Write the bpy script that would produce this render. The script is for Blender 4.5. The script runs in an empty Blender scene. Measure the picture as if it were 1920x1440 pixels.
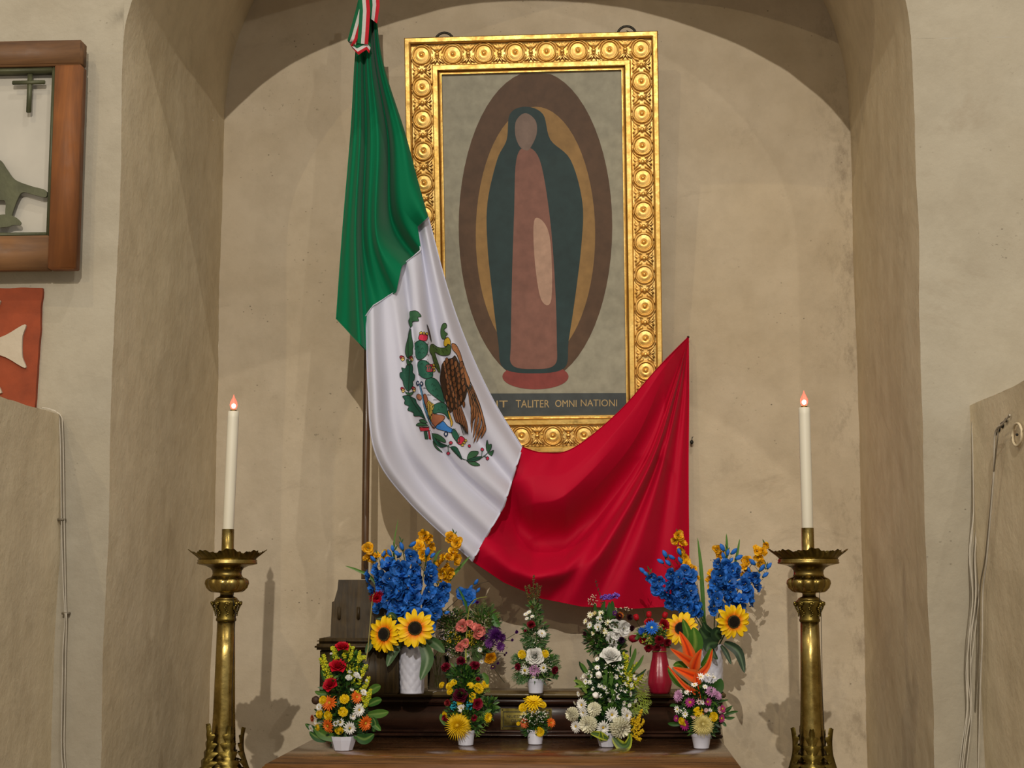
import bpy, bmesh, math, random
from mathutils import Vector, Matrix, noise, geometry
from mathutils.bvhtree import BVHTree
R = math.radians
PI = math.pi
random.seed(7)
SC = bpy.context.scene
COL = SC.collection

# ------------------------------------------------------------------ camera
F = 3010.0                                  # focal length in pixels of the 1920x1440 frame
CAM = Vector((0, 0, 1.6))
cam_data = bpy.data.cameras.new('camera')
cam = bpy.data.objects.new('camera', cam_data)
COL.objects.link(cam)
cam_data.sensor_width = 36.0
cam_data.lens = F / 1920 * 36.0
cam_data.clip_end = 200
cam.location = CAM
cam.rotation_euler = (R(90 + 7.14), 0, R(3.38))
SC.camera = cam
MC = cam.rotation_euler.to_matrix()

# ------------------------------------------------------------------ world, lights, exposure
world = bpy.data.worlds.new('world'); SC.world = world
world.use_nodes = True
wn = world.node_tree.nodes['Background']
wn.inputs[0].default_value = (1.0, 0.93, 0.85, 1)
wn.inputs[1].default_value = 0.43

def spot(name, loc, aim, watts, col, size=0.03, angle=40):
    d = bpy.data.lights.new(name, 'SPOT'); d.energy = watts; d.color = col
    d.shadow_soft_size = size; d.spot_size = R(angle); d.spot_blend = 0.5
    o = bpy.data.objects.new(name, d); COL.objects.link(o); o.location = loc
    v = Vector(aim) - Vector(loc)
    o.rotation_euler = v.to_track_quat('-Z', 'Y').to_euler()
    return o
WARM = (1.0, 0.82, 0.54)
NEUT = (1.0, 0.92, 0.80)
spot('spot_centre', (-0.10, -4.7, 6.2), (-0.2, 7, 2.4), 2150, NEUT, angle=50)
spot('spot_left', (-4.9, -10.1, 7.2), (-0.2, 7, 2.4), 800, WARM, angle=40)
spot('spot_right_steep', (1.0, 1.5, 9.3), (-0.4, 6.5, 2.4), 430, NEUT, angle=70)
spot('spot_left_steep', (-3.4, 0.8, 8.0), (-0.2, 6.5, 2.4), 290, WARM, angle=70)
spot('spot_right', (2.0, -0.5, 5.3), (-0.6, 7, 2.4), 140, NEUT, angle=60)
vs = SC.view_settings
vs.view_transform = 'Standard'; vs.look = 'None'; vs.gamma = 1.0; vs.use_curve_mapping = False
vs.exposure = 0.0

# ------------------------------------------------------------------ helpers
def at(px, py, Y):
    """world point seen at photo pixel (px,py) whose distance along Y is Y"""
    d = MC @ Vector(((px - 960) / F, -(py - 720) / F, -1))
    return CAM + d * (Y / d.y)
def onz(px, py, z):
    d = MC @ Vector(((px - 960) / F, -(py - 720) / F, -1))
    return CAM + d * ((z - CAM.z) / d.z)
def lin(r, g, b):
    f = lambda c: (c / 255 / 12.92) if c / 255 <= 0.04045 else ((c / 255 + 0.055) / 1.055) ** 2.4
    return (f(r), f(g), f(b))

class MB:
    def __init__(s): s.v = []; s.f = []; s.m = []; s.c = []
    def add(s, vs, fs, mat=0, col=(1, 1, 1)):
        n = len(s.v); s.v += [tuple(v) for v in vs]
        if callable(col): s.c += [col(i) for i in range(len(vs))]
        else: s.c += [col] * len(vs)
        s.f += [tuple(n + i for i in f) for f in fs]; s.m += [mat] * len(fs)
    def box(s, x0, x1, y0, y1, z0, z1, mat=0, col=(1, 1, 1), M=None):
        v = [Vector((x, y, z)) for x in (x0, x1) for y in (y0, y1) for z in (z0, z1)]
        if M: v = [M @ p for p in v]
        s.add(v, [(0, 1, 3, 2), (4, 6, 7, 5), (0, 4, 5, 1), (2, 3, 7, 6), (0, 2, 6, 4), (1, 5, 7, 3)], mat, col)
    def bbox(s, x0, x1, y0, y1, z0, z1, b=0.004, mat=0, M=None):
        bm = bmesh.new()
        bmesh.ops.create_cube(bm, size=1)
        for v in bm.verts:
            v.co = Vector(((x0 + x1) / 2 + v.co.x * (x1 - x0), (y0 + y1) / 2 + v.co.y * (y1 - y0), (z0 + z1) / 2 + v.co.z * (z1 - z0)))
        bmesh.ops.bevel(bm, geom=bm.edges[:], offset=b, segments=2, affect='EDGES')
        if M: bm.transform(M)
        bm.verts.index_update()
        s.add([v.co.copy() for v in bm.verts], [[v.index for v in f.verts] for f in bm.faces], mat)
        bm.free()
    def grid(s, P, nu, nv, mat=0, col=(1, 1, 1), closeu=False):
        """P[j][i] -> points; quads"""
        vs = [p for row in P for p in row]
        fs = []
        w = len(P[0])
        for j in range(len(P) - 1):
            for i in range(w if closeu else w - 1):
                k = (i + 1) % w
                fs.append((j * w + i, j * w + k, (j + 1) * w + k, (j + 1) * w + i))
        s.add(vs, fs, mat, col)
    def lathe(s, prof, n=24, c=(0, 0, 0), mat=0, col=(1, 1, 1), rad=None, caps=True, M=None, zmod=None):
        """prof: list (r,z)"""
        P = []
        for (r, z) in prof:
            row = []
            for i in range(n):
                a = 2 * PI * i / n
                rr = r if rad is None else rad(r, z, a)
                zz = z if zmod is None else zmod(r, z, a)
                p = Vector((rr * math.cos(a), rr * math.sin(a), zz))
                if M: p = M @ p
                row.append(p + Vector(c))
            P.append(row)
        b = len(s.v)
        s.grid(P, 0, 0, mat, col if not callable(col) else (1, 1, 1), closeu=True)
        if caps:
            m = len(prof)
            s.f.append(tuple(b + i for i in reversed(range(n)))); s.m.append(mat)
            s.f.append(tuple(b + (m - 1) * n + i for i in range(n))); s.m.append(mat)
    def tube(s, pts, r, n=6, mat=0, col=(1, 1, 1), r1=None, flat=1.0):
        pts = [Vector(p) for p in pts]
        P = []
        up = Vector((0.13, 0.2, 0.97)).normalized()
        for k, p in enumerate(pts):
            t = (pts[min(k + 1, len(pts) - 1)] - pts[max(k - 1, 0)])
            if t.length < 1e-9: t = Vector((0, 0, 1))
            t.normalize()
            a = t.cross(up)
            if a.length < 0.05: a = t.cross(Vector((1, 0, 0)))
            a.normalize(); b = t.cross(a)
            if k and (a.dot(la) < 0): a = -a; b = -b
            la = a
            rr = r if r1 is None else r + (r1 - r) * k / max(1, len(pts) - 1)
            P.append([p + a * rr * math.cos(2 * PI * i / n) + b * rr * flat * math.sin(2 * PI * i / n) for i in range(n)])
        b0 = len(s.v)
        s.grid(P, 0, 0, mat, col, closeu=True)
        s.f.append(tuple(b0 + i for i in range(n))); s.m.append(mat)
        s.f.append(tuple(b0 + (len(pts) - 1) * n + i for i in range(n))); s.m.append(mat)
    def ball(s, c, r, mat=0, col=(1, 1, 1), sub=1, sc=(1, 1, 1), M=None):
        bm = bmesh.new(); bmesh.ops.create_icosphere(bm, subdivisions=sub, radius=r)
        bm.verts.index_update()
        vv = []
        for v in bm.verts:
            p = Vector((v.co.x * sc[0], v.co.y * sc[1], v.co.z * sc[2]))
            if M: p = M @ p
            vv.append(p + Vector(c))
        s.add(vv, [[v.index for v in f.verts] for f in bm.faces], mat, col); bm.free()
    def mesh(s, name, mats, smooth=True):
        me = bpy.data.meshes.new(name)
        me.from_pydata(s.v, [], s.f)
        ca = me.color_attributes.new('Col', 'FLOAT_COLOR', 'POINT')
        flat = []
        for c in s.c: flat += [c[0], c[1], c[2], 1.0]
        ca.data.foreach_set('color', flat)
        for m in (mats if isinstance(mats, (list, tuple)) else [mats]): me.materials.append(m)
        me.polygons.foreach_set('material_index', s.m)
        me.polygons.foreach_set('use_smooth', [smooth] * len(s.f))
        me.update()
        return me

GROUPS = {'gladiolus': 'gladioli in the tall vases', 'sunflower': 'sunflowers in the tall vases', 'candlestick': 'pair of brass candlesticks', 'electric_candle': 'pair of electric candles', 'flower_arrangement': 'potted flower arrangements on the altar', 'long_leaf_sprigs': 'green blades in the white vases'}
def props(o, label=None, cat=None, group=None, kind=None):
    if label: o['label'] = label
    if cat: o['category'] = cat
    if group: o['group'] = group
    if kind: o['kind'] = kind
    return o
def thing(name, loc, label, cat, group=None):
    group = group or GROUPS.get(name)
    o = bpy.data.objects.new(name, None); o.empty_display_size = 0.05
    COL.objects.link(o); o.location = loc
    return props(o, label, cat, group)
def setpar(o, root):
    if root is not None:
        o.parent = root
        p = Vector((0, 0, 0)); r = root
        inv = Matrix.Identity(4)
        # world matrix of root: roots are empties with translation only, or meshes at identity offset
        o.matrix_parent_inverse = wm(root).inverted()
def wm(o):
    m = o.matrix_basis.copy()
    if o.parent: m = wm(o.parent) @ o.matrix_parent_inverse @ m
    return m
def ob(name, mesh, root=None, M=None, label=None, cat=None, group=None, kind=None):
    o = bpy.data.objects.new(name, mesh); COL.objects.link(o)
    setpar(o, root)
    if M is not None: o.matrix_basis = M
    return props(o, label, cat, group, kind)
def part(name, mb, mat, root=None, smooth=True, **k):
    return ob(name, mb.mesh(name, mat, smooth), root, **k)
def sharp(o, ang=35):
    me = o.data
    bm = bmesh.new(); bm.from_mesh(me)
    for e in bm.edges:
        if len(e.link_faces) == 2 and e.calc_face_angle(0) > R(ang): e.smooth = False
    bm.to_mesh(me); bm.free()
    return o
def frame_from(d, roll=0.0, up=Vector((0, 0, 1))):
    """rotation whose +Z looks along d"""
    z = Vector(d).normalized()
    x = up.cross(z)
    if x.length < 0.05: x = Vector((1, 0, 0)).cross(z)
    x.normalize(); y = z.cross(x)
    M = Matrix((x, y, z)).transposed().to_4x4()
    return M @ Matrix.Rotation(roll, 4, 'Z')

# ------------------------------------------------------------------ materials
def newmat(name):
    m = bpy.data.materials.new(name); m.use_nodes = True
    nt = m.node_tree; b = nt.nodes['Principled BSDF']
    return m, nt, b
def nd(nt, typ, **k):
    n = nt.nodes.new(typ)
    for a, v in k.items():
        if a in ('scale_', 'detail_'): continue
        setattr(n, a, v)
    return n
def ramp(nt, fac, stops):
    r = nt.nodes.new('ShaderNodeValToRGB')
    el = r.color_ramp.elements
    while len(el) < len(stops): el.new(0.5)
    for e, (p, c) in zip(el, stops): e.position = p; e.color = (c[0], c[1], c[2], 1) if not isinstance(c, (int, float)) else (c, c, c, 1)
    nt.links.new(fac, r.inputs[0])
    return r.outputs[0]
def nz(nt, scale, detail=4, rough=0.55, vec=None, dist=0.0):
    n = nt.nodes.new('ShaderNodeTexNoise'); n.inputs['Scale'].default_value = scale
    n.inputs['Detail'].default_value = detail; n.inputs['Roughness'].default_value = rough
    n.inputs['Distortion'].default_value = dist
    if vec is None: vec = geo(nt)
    nt.links.new(vec, n.inputs['Vector'])
    return n.outputs['Fac']
def geo(nt):
    g = nt.nodes.new('ShaderNodeTexCoord'); return g.outputs['Object']
def mapn(nt, sx, sy, sz, rot=(0, 0, 0)):
    mp = nt.nodes.new('ShaderNodeMapping'); mp.inputs['Scale'].default_value = (sx, sy, sz)
    mp.inputs['Rotation'].default_value = rot
    nt.links.new(geo(nt), mp.inputs[0]); return mp.outputs[0]
def mixc(nt, fac, a, b, mode='MIX'):
    m = nt.nodes.new('ShaderNodeMix'); m.data_type = 'RGBA'; m.blend_type = mode
    if isinstance(fac, (int, float)): m.inputs[0].default_value = fac
    else: nt.links.new(fac, m.inputs[0])
    for s, v in ((6, a), (7, b)):
        if isinstance(v, tuple): m.inputs[s].default_value = (v[0], v[1], v[2], 1)
        else: nt.links.new(v, m.inputs[s])
    return m.outputs[2]
def bump(nt, b, h, strength=0.3, dist=0.01, prev=None):
    n = nt.nodes.new('ShaderNodeBump'); n.inputs['Strength'].default_value = strength; n.inputs['Distance'].default_value = dist
    nt.links.new(h, n.inputs['Height'])
    if prev is not None: nt.links.new(prev, n.inputs['Normal'])
    nt.links.new(n.outputs[0], b.inputs['Normal'])
    return n.outputs[0]
def simple(name, col, rough=0.5, metal=0.0, var=0.12, scale=20, bmp=0.0, bscale=60, spec=0.5):
    m, nt, b = newmat(name)
    c2 = tuple(max(0, c * (1 - var * 2)) for c in col)
    c = ramp(nt, nz(nt, scale), [(0.3, c2), (0.7, col)])
    nt.links.new(c, b.inputs['Base Color'])
    b.inputs['Roughness'].default_value = rough; b.inputs['Metallic'].default_value = metal
    b.inputs['Specular IOR Level'].default_value = spec
    if bmp: bump(nt, b, nz(nt, bscale), bmp, 0.004)
    return m

def plaster(name, c_hi, c_lo, stain, pit=1.0, strip=None):
    m, nt, b = newmat(name)
    big = nz(nt, 1.3, 5, 0.6)
    c = ramp(nt, big, [(0.32, c_lo), (0.68, c_hi)])
    med = nz(nt, 7, 6, 0.65)
    c = mixc(nt, 0.5, c, ramp(nt, med, [(0.3, (0.80, 0.78, 0.75)), (0.6, (1.04, 1.03, 1.02))]), 'MULTIPLY')
    # brown-grey stains in streaky patches
    st = nz(nt, 2.2, 8, 0.7, vec=mapn(nt, 1, 1, 1.6), dist=0.6)
    c = mixc(nt, ramp(nt, st, [(0.60, 0.0), (0.76, 0.38)]), c, stain)
    fn = nz(nt, 40, 8, 0.75)
    patch = nz(nt, 3.1, 3, 0.5)
    mul = nt.nodes.new('ShaderNodeMath'); mul.operation = 'MULTIPLY'
    nt.links.new(ramp(nt, fn, [(0.60, 0.0), (0.68, 1.0)]), mul.inputs[0])
    nt.links.new(ramp(nt, patch, [(0.56, 0.0), (0.70, 0.75 * pit)]), mul.inputs[1])
    c = mixc(nt, mul.outputs[0], c, tuple(x * 0.35 for x in stain))
    if strip is not None:      # rough damp strip beside a corner
        sx = nt.nodes.new('ShaderNodeSeparateXYZ'); nt.links.new(geo(nt), sx.inputs[0])
        mr = nt.nodes.new('ShaderNodeMapRange'); nt.links.new(sx.outputs[0], mr.inputs[0])
        mr.inputs[1].default_value = strip[0]; mr.inputs[2].default_value = strip[1]
        m3 = nt.nodes.new('ShaderNodeMath'); m3.operation = 'MULTIPLY'
        nt.links.new(mr.outputs[0], m3.inputs[0]); nt.links.new(ramp(nt, nz(nt, 11, 8, 0.75, vec=mapn(nt, 1, 1, 0.5)), [(0.50, 0.0), (0.64, 0.5)]), m3.inputs[1])
        c = mixc(nt, m3.outputs[0], c, stain)
    vo = nt.nodes.new('ShaderNodeTexVoronoi'); vo.inputs['Scale'].default_value = 30
    nt.links.new(mapn(nt, 1, 1, 1.3), vo.inputs['Vector'])
    m2 = nt.nodes.new('ShaderNodeMath'); m2.operation = 'MULTIPLY'
    nt.links.new(ramp(nt, vo.outputs['Distance'], [(0.05, 1.0), (0.14, 0.0)]), m2.inputs[0])
    nt.links.new(ramp(nt, nz(nt, 3.4, 6, 0.7, vec=mapn(nt, 1, 1, 2.2)), [(0.55, 0.0), (0.64, 0.8 * pit)]), m2.inputs[1])
    c = mixc(nt, m2.outputs[0], c, tuple(x * 0.3 for x in stain))
    nt.links.new(c, b.inputs['Base Color'])
    b.inputs['Roughness'].default_value = 0.88; b.inputs['Specular IOR Level'].default_value = 0.2
    n1 = bump(nt, b, nz(nt, 9, 6, 0.6), 0.35, 0.018)
    bump(nt, b, nz(nt, 70, 6, 0.7), 0.22, 0.004, prev=n1)
    return m
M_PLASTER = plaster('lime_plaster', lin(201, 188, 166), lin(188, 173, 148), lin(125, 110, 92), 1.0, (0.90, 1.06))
M_PLASTER2 = plaster('dimmed_lime_plaster', lin(168, 161, 145), lin(155, 146, 128), lin(136, 121, 101))  # front wall: plaster colour lowered to offset the stronger light there
M_PLASTER3 = plaster('brightened_lime_plaster', lin(217, 204, 176), lin(208, 193, 162), lin(125, 112, 86), 0.5)  # reveals and side blocks: plaster colour raised to make up for weak light
M_FLOOR = simple('stone_floor', lin(110, 98, 84), 0.6, 0, 0.2, 4, 0.2)

def wood(name, c1, c2, rough=0.35, sc=(2, 30, 30), coat=0.0, bs=0.25):
    m, nt, b = newmat(name)
    v = mapn(nt, *sc)
    g = nz(nt, 1.0, 8, 0.62, vec=v, dist=0.8)
    c = ramp(nt, g, [(0.32, c2), (0.62, c1)])
    c = mixc(nt, 0.6, c, ramp(nt, nz(nt, 6, 5), [(0.3, (0.62, 0.6, 0.58)), (0.65, (1.08, 1.05, 1))]), 'MULTIPLY')
    nt.links.new(c, b.inputs['Base Color'])
    nt.links.new(ramp(nt, nz(nt, 12, 4), [(0.3, rough * 0.75), (0.7, rough * 1.35)]), b.inputs['Roughness'])
    b.inputs['Coat Weight'].default_value = coat; b.inputs['Coat Roughness'].default_value = 0.18
    bump(nt, b, g, bs, 0.003)
    return m
M_TABLE = wood('dark_varnished_wood', lin(128, 88, 50), lin(62, 38, 22), 0.24, (2.5, 22, 22), 0.6)
M_SHELF = wood('dark_reddish_wood', lin(62, 38, 28), lin(30, 17, 13), 0.32, (2.5, 24, 24), 0.25)
M_SHELFTOP = wood('worn_olive_wood', lin(112, 96, 62), lin(66, 54, 34), 0.35, (2.5, 24, 24), 0.15)
M_STAND = wood('aged_brown_wood', lin(70, 54, 24), lin(34, 25, 11), 0.55, (46, 46, 4), 0.0, 0.4)
M_POLE = wood('pole_wood', lin(98, 70, 42), lin(50, 34, 20), 0.35, (30, 30, 1.5), 0.2)
M_FRAMEWOOD_V = wood('honey_wood_vertical', lin(135, 81, 35), lin(85, 48, 20), 0.62, (14, 14, 1.6), 0.0)
M_FRAMEWOOD_H = wood('honey_wood_horizontal', lin(124, 87, 52), lin(81, 55, 33), 0.65, (1.6, 14, 14), 0.0)

def brass(name, c1, c2, rough=0.22, hollow_col=lin(46, 38, 16), bs=0.25, dl=(0.45, 0.62), bsc=60):
    m, nt, b = newmat(name)
    c = ramp(nt, nz(nt, 9, 6, 0.65), [(0.35, c2), (0.65, c1)])
    # darker tone in the hollows
    g = nt.nodes.new('ShaderNodeNewGeometry')
    c = mixc(nt, ramp(nt, g.outputs['Pointiness'], [(dl[0], 1.0), (dl[0] + 0.05, 0.0)]), c, hollow_col)
    nt.links.new(c, b.inputs['Base Color'])
    b.inputs['Metallic'].default_value = 1.0
    nt.links.new(ramp(nt, nz(nt, 25, 5, 0.7), [(0.3, rough * 0.7), (0.7, rough * 1.7)]), b.inputs['Roughness'])
    bump(nt, b, nz(nt, bsc, 4, 0.6), bs, 0.002)
    return m
M_BRASS = brass('aged_brass', lin(176, 154, 92), lin(112, 94, 46), 0.26)
M_BRASSDARK = brass('dull_brass', lin(146, 128, 68), lin(88, 76, 34), 0.34, bs=0.5)
M_GOLD = brass('gilded_wood', lin(250, 216, 140), lin(232, 186, 100), 0.42, lin(130, 80, 26), 0.35, (0.42, 0.6), 90)
M_GOLDFLAT = brass('gilded_rail', lin(240, 204, 124), lin(214, 172, 92), 0.42, lin(130, 84, 30), 0.4, (0.40, 0.6), 50)
M_PLAQUE = brass('plaque_brass', lin(206, 192, 116), lin(176, 162, 90), 0.5, lin(60, 52, 24), 0.1)
M_IRON = simple('dark_iron', lin(52, 50, 44), 0.5, 0.6)
M_BLACK = simple('black_paint', lin(22, 20, 18), 0.6)
M_GREENMETAL = simple('green_painted_metal', lin(80, 82, 56), 0.5, 0.2, 0.2, 14, 0.2)
M_PANEL = simple('pale_panel', lin(177, 172, 161), 0.7, 0, 0.07, 5, 0.1, 20)
M_TERRA = simple('red_limewash', lin(141, 61, 28), 0.85, 0, 0.14, 14, 0.5, 30)
M_RELIEF = plaster('relief_plaster', lin(193, 184, 168), lin(168, 155, 136), lin(108, 94, 78), 1.5)
M_CABLE = simple('white_cable', lin(196, 188, 172), 0.5, 0, 0.1, 20)
M_CABLEDARK = simple('grey_cable', lin(120, 110, 92), 0.5, 0, 0.1, 20)
M_CANDLE = simple('ivory_plastic', lin(214, 208, 190), 0.45, 0, 0.03, 6)
M_POT = simple('white_glossy_pot', lin(212, 214, 230), 0.25, 0, 0.04, 12, 0.05)
M_REDVASE = simple('red_glazed_vase', lin(150, 24, 48), 0.22, 0, 0.1, 6, 0.05)
def cloth(name, col, rough=0.75, trans=0.12, sheen=0.2):
    m, nt, b = newmat(name)
    c = ramp(nt, nz(nt, 3, 4), [(0.3, tuple(x * 0.93 for x in col)), (0.7, col)])
    nt.links.new(c, b.inputs['Base Color'])
    b.inputs['Roughness'].default_value = rough; b.inputs['Specular IOR Level'].default_value = 0.15
    b.inputs['Sheen Weight'].default_value = sheen; b.inputs['Sheen Roughness'].default_value = 0.4
    w = nt.nodes.new('ShaderNodeTexWave'); w.inputs['Scale'].default_value = 420
    w.inputs['Distortion'].default_value = 2
    nt.links.new(geo(nt), w.inputs[0])
    bump(nt, b, w.outputs['Fac'], 0.06, 0.001)
    t = nt.nodes.new('ShaderNodeBsdfTranslucent'); t.inputs[0].default_value = (*col, 1)
    mx = nt.nodes.new('ShaderNodeMixShader'); mx.inputs[0].default_value = trans
    out = nt.nodes['Material Output']
    nt.links.new(b.outputs[0], mx.inputs[1]); nt.links.new(t.outputs[0], mx.inputs[2]); nt.links.new(mx.outputs[0], out.inputs[0])
    return m
M_GREEN = cloth('green_flag_cloth', lin(0, 112, 74), trans=0.06, sheen=0.1)
M_WHITE = cloth('white_flag_cloth', lin(212, 214, 232))
M_RED = cloth('red_flag_cloth', lin(186, 0, 44), 0.65, trans=0.05, sheen=0.04)
def vcol(name, rough=0.55, trans=0.15, var=0.12, sc=60):
    m, nt, b = newmat(name)
    a = nt.nodes.new('ShaderNodeVertexColor'); a.layer_name = 'Col'
    c = mixc(nt, 1.0, a.outputs[0], ramp(nt, nz(nt, sc, 3), [(0.3, (1 - var,) * 3), (0.7, (1.0,) * 3)]), 'MULTIPLY')
    nt.links.new(c, b.inputs['Base Color']); b.inputs['Roughness'].default_value = rough
    b.inputs['Specular IOR Level'].default_value = 0.35
    if trans:
        t = nt.nodes.new('ShaderNodeBsdfTranslucent'); nt.links.new(c, t.inputs[0])
        mx = nt.nodes.new('ShaderNodeMixShader'); mx.inputs[0].default_value = trans
        out = nt.nodes['Material Output']
        nt.links.new(b.outputs[0], mx.inputs[1]); nt.links.new(t.outputs[0], mx.inputs[2]); nt.links.new(mx.outputs[0], out.inputs[0])
    return m
M_PETAL = vcol('petal')
M_LEAF = vcol('leaf', 0.45, 0.12)
M_PRINT = vcol('printed_ink', 0.75, 0.0, 0.12, 90)
M_OIL = vcol('oil_paint', 0.6, 0.0, 0.25, 22)
m, nt, b = newmat('clear_glass'); b.inputs['Base Color'].default_value = (0.95, 0.97, 0.98, 1)
b.inputs['Transmission Weight'].default_value = 1.0; b.inputs['Roughness'].default_value = 0.03; b.inputs['IOR'].default_value = 1.12
M_GLASS = m
m, nt, b = newmat('pink_bulb_glass'); b.inputs['Base Color'].default_value = (1, 0.45, 0.38, 1)
b.inputs['Transmission Weight'].default_value = 0.85; b.inputs['Roughness'].default_value = 0.1; b.inputs['IOR'].default_value = 1.2
b.inputs['Emission Color'].default_value = (1, 0.22, 0.14, 1); b.inputs['Emission Strength'].default_value = 0.45
M_BULB = m
m, nt, b = newmat('glowing_filament'); b.inputs['Emission Color'].default_value = (1, 0.55, 0.42, 1); b.inputs['Emission Strength'].default_value = 9
M_GLOW = m

# ------------------------------------------------------------------ room shell
YB, YF = 7.0, 5.5
XLB, XRB = at(411, 600, YB).x, at(1605, 600, YB).x
XLF, XRF = at(217, 600, YF).x, at(1727, 600, YF).x
ZS = 3.66
def wob(p):
    q = Vector(p)
    n1 = noise.noise_vector(q * 1.7) * 0.012
    n2 = noise.noise_vector(q * 7.0) * 0.0032
    n3 = noise.noise_vector(q * 21.0) * 0.0012
    return q + n1 + n2 + n3
def surf(name, fn, nu, nv, mat):
    mb = MB()
    mb.grid([[wob(fn(i / nu, j / nv)) for i in range(nu + 1)] for j in range(nv + 1)], 0, 0)
    return part(name, mb, mat, kind='structure')
def lerp(a, b, t): return a + (b - a) * t
ZSF = 3.50                                  # the front arch is lower and flatter than the back one
def arch(xl, xr, t, zs=None):
    """t 0..1 from left spring to right spring"""
    a = PI * (1 - t); c = (xl + xr) / 2; r = (xr - xl) / 2
    return c + r * math.cos(a), (ZS + r * math.sin(a)) if zs is None else (zs + 0.98 * math.sin(a))
RB = (XRB - XLB) / 2
# niche back wall: rectangular part + lunette
def fb(u, v):
    x, top = arch(XLB, XRB, u)
    if v < 0.72: z = lerp(0, ZS, v / 0.72)
    else: z = lerp(ZS, top, (v - 0.72) / 0.28)
    return (x, YB, z)
surf('wall_back', fb, 100, 150, M_PLASTER)
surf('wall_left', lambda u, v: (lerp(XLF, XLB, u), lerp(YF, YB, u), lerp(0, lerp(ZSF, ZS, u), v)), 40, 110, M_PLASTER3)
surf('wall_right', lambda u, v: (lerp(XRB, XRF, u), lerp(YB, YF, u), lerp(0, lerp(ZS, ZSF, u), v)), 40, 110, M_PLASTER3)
def fs(u, v):
    xf, zf = arch(XLF, XRF, u, ZSF); xb, zb = arch(XLB, XRB, u)
    return (lerp(xf, xb, v), lerp(YF, YB, v), lerp(zf, zb, v))
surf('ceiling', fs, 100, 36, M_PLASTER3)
# front wall: left part, right part, part above the arch, one mesh
XBL = at(116, 900, YF).x; XBR = at(1828, 900, YF).x
mb = MB()
for (xa, xb_) in ((-3.4, XLF), (XRF, 2.9)):
    nu = int(abs(xb_ - xa) / 0.04); nv = int(ZSF / 0.04)
    mb.grid([[wob((lerp(xa, xb_, i / nu), YF, lerp(0, ZSF, j / nv))) for i in range(nu + 1)] for j in range(nv + 1)], 0, 0)
xs = [lerp(-3.4, XLF, i / 20) for i in range(20)] + [None] * 101 + [lerp(XRF, 2.9, i / 20) for i in range(1, 21)]
rows = []
for j in range(41):
    row = []
    for k, x in enumerate(xs):
        if x is None:
            xx, zz = arch(XLF, XRF, (k - 20) / 100, ZSF)
        else: xx, zz = x, ZSF
        row.append(wob((xx, YF, lerp(zz, 6.4, j / 40))))
    rows.append(row)
mb.grid(rows, 0, 0)
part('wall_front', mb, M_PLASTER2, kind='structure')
# lower projecting side blocks (their inner faces run towards the camera)
def sideblock(name, xi, xo, ztop):
    m_ = MB(); y0, y1 = 3.2, YF
    def g(fn, nu, nv): m_.grid([[wob(fn(i / nu, j / nv)) for i in range(nu + 1)] for j in range(nv + 1)], 0, 0)
    g(lambda u, v: (xi, lerp(y0, y1, u), lerp(0, ztop, v)), 56, 60)
    g(lambda u, v: (lerp(xi, xo, u), lerp(y0, y1, v), ztop), 24, 40)
    g(lambda u, v: (lerp(xi, xo, u), y0, lerp(0, ztop, v)), 24, 60)
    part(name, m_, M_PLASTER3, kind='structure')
ZBL = at(112, 781, YF).z; ZBR = at(1832, 758, YF).z
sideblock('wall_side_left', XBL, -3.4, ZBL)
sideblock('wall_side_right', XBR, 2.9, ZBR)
mb = MB(); mb.box(-3.4, 2.9, -6, 7.05, -0.1, 0.0)
part('floor', mb, M_FLOOR, smooth=False, kind='structure')

# ------------------------------------------------------------------ painting in carved gilded frame
PT, PB = at(995, 67, 6.66), at(1008, 848, 6.93)
AZ = (PT - PB); PH = AZ.length; AZ.normalize()
AX = Vector((1, 0, 0.010)); AX = (AX - AZ * AX.dot(AZ)).normalized(); AY = AZ.cross(AX)   # AY points back to wall
MP = Matrix((AX, AY, AZ)).transposed().to_4x4(); MP.translation = PB
PW = 1.088
painting = thing('framed_painting', PB, 'tall religious painting of a robed figure in a carved gilded frame behind the flag', 'painting')
hw = PW / 2; RW = 0.158
def rail(name, a, b, x0, x1, mat):
    """one mitred rail of the frame border: profile from outer edge, on the side a->b (outer corner points in frame xz)"""
def mitre(mb, prof, mat=0):
    """prof (inset, depth): depth negative = towards viewer; four sides"""
    for s in range(4):
        P = []
        for (i, d) in prof:
            x0, x1, z0, z1 = -hw + i, hw - i, i, PH - i
            c = [(x0, z0), (x1, z0), (x1, z1), (x0, z1)]
            p, q = c[s], c[(s + 1) % 4]
            P.append([MP @ Vector((p[0], d, p[1])), MP @ Vector((q[0], d, q[1]))])
        mb.grid(P, 0, 0, mat)
mb = MB(); mitre(mb, [(0, 0.03), (0, -0.030), (0.004, -0.036), (0.020, -0.036), (0.026, -0.030), (0.028, -0.008)])
sharp(part('outer_rail', mb, M_GOLDFLAT, painting))
mb = MB(); mitre(mb, [(0.026, -0.006), (0.118, -0.006)])
part('carved_field', mb, M_GOLD, painting)
mb = MB(); mitre(mb, [(0.116, -0.004), (0.118, -0.026), (0.122, -0.030), (0.140, -0.030), (0.143, -0.026), (0.145, -0.012), (0.151, -0.010), (0.153, -0.013), (0.157, -0.013), (0.158, 0.006)])
sharp(part('inner_rail', mb, M_GOLDFLAT, painting))
mb = MB(); mb.box(-hw + 0.01, hw - 0.01, 0.012, 0.034, 0.01, PH - 0.01, M=MP)
part('backboard', mb, M_STAND, painting, smooth=False)
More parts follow.
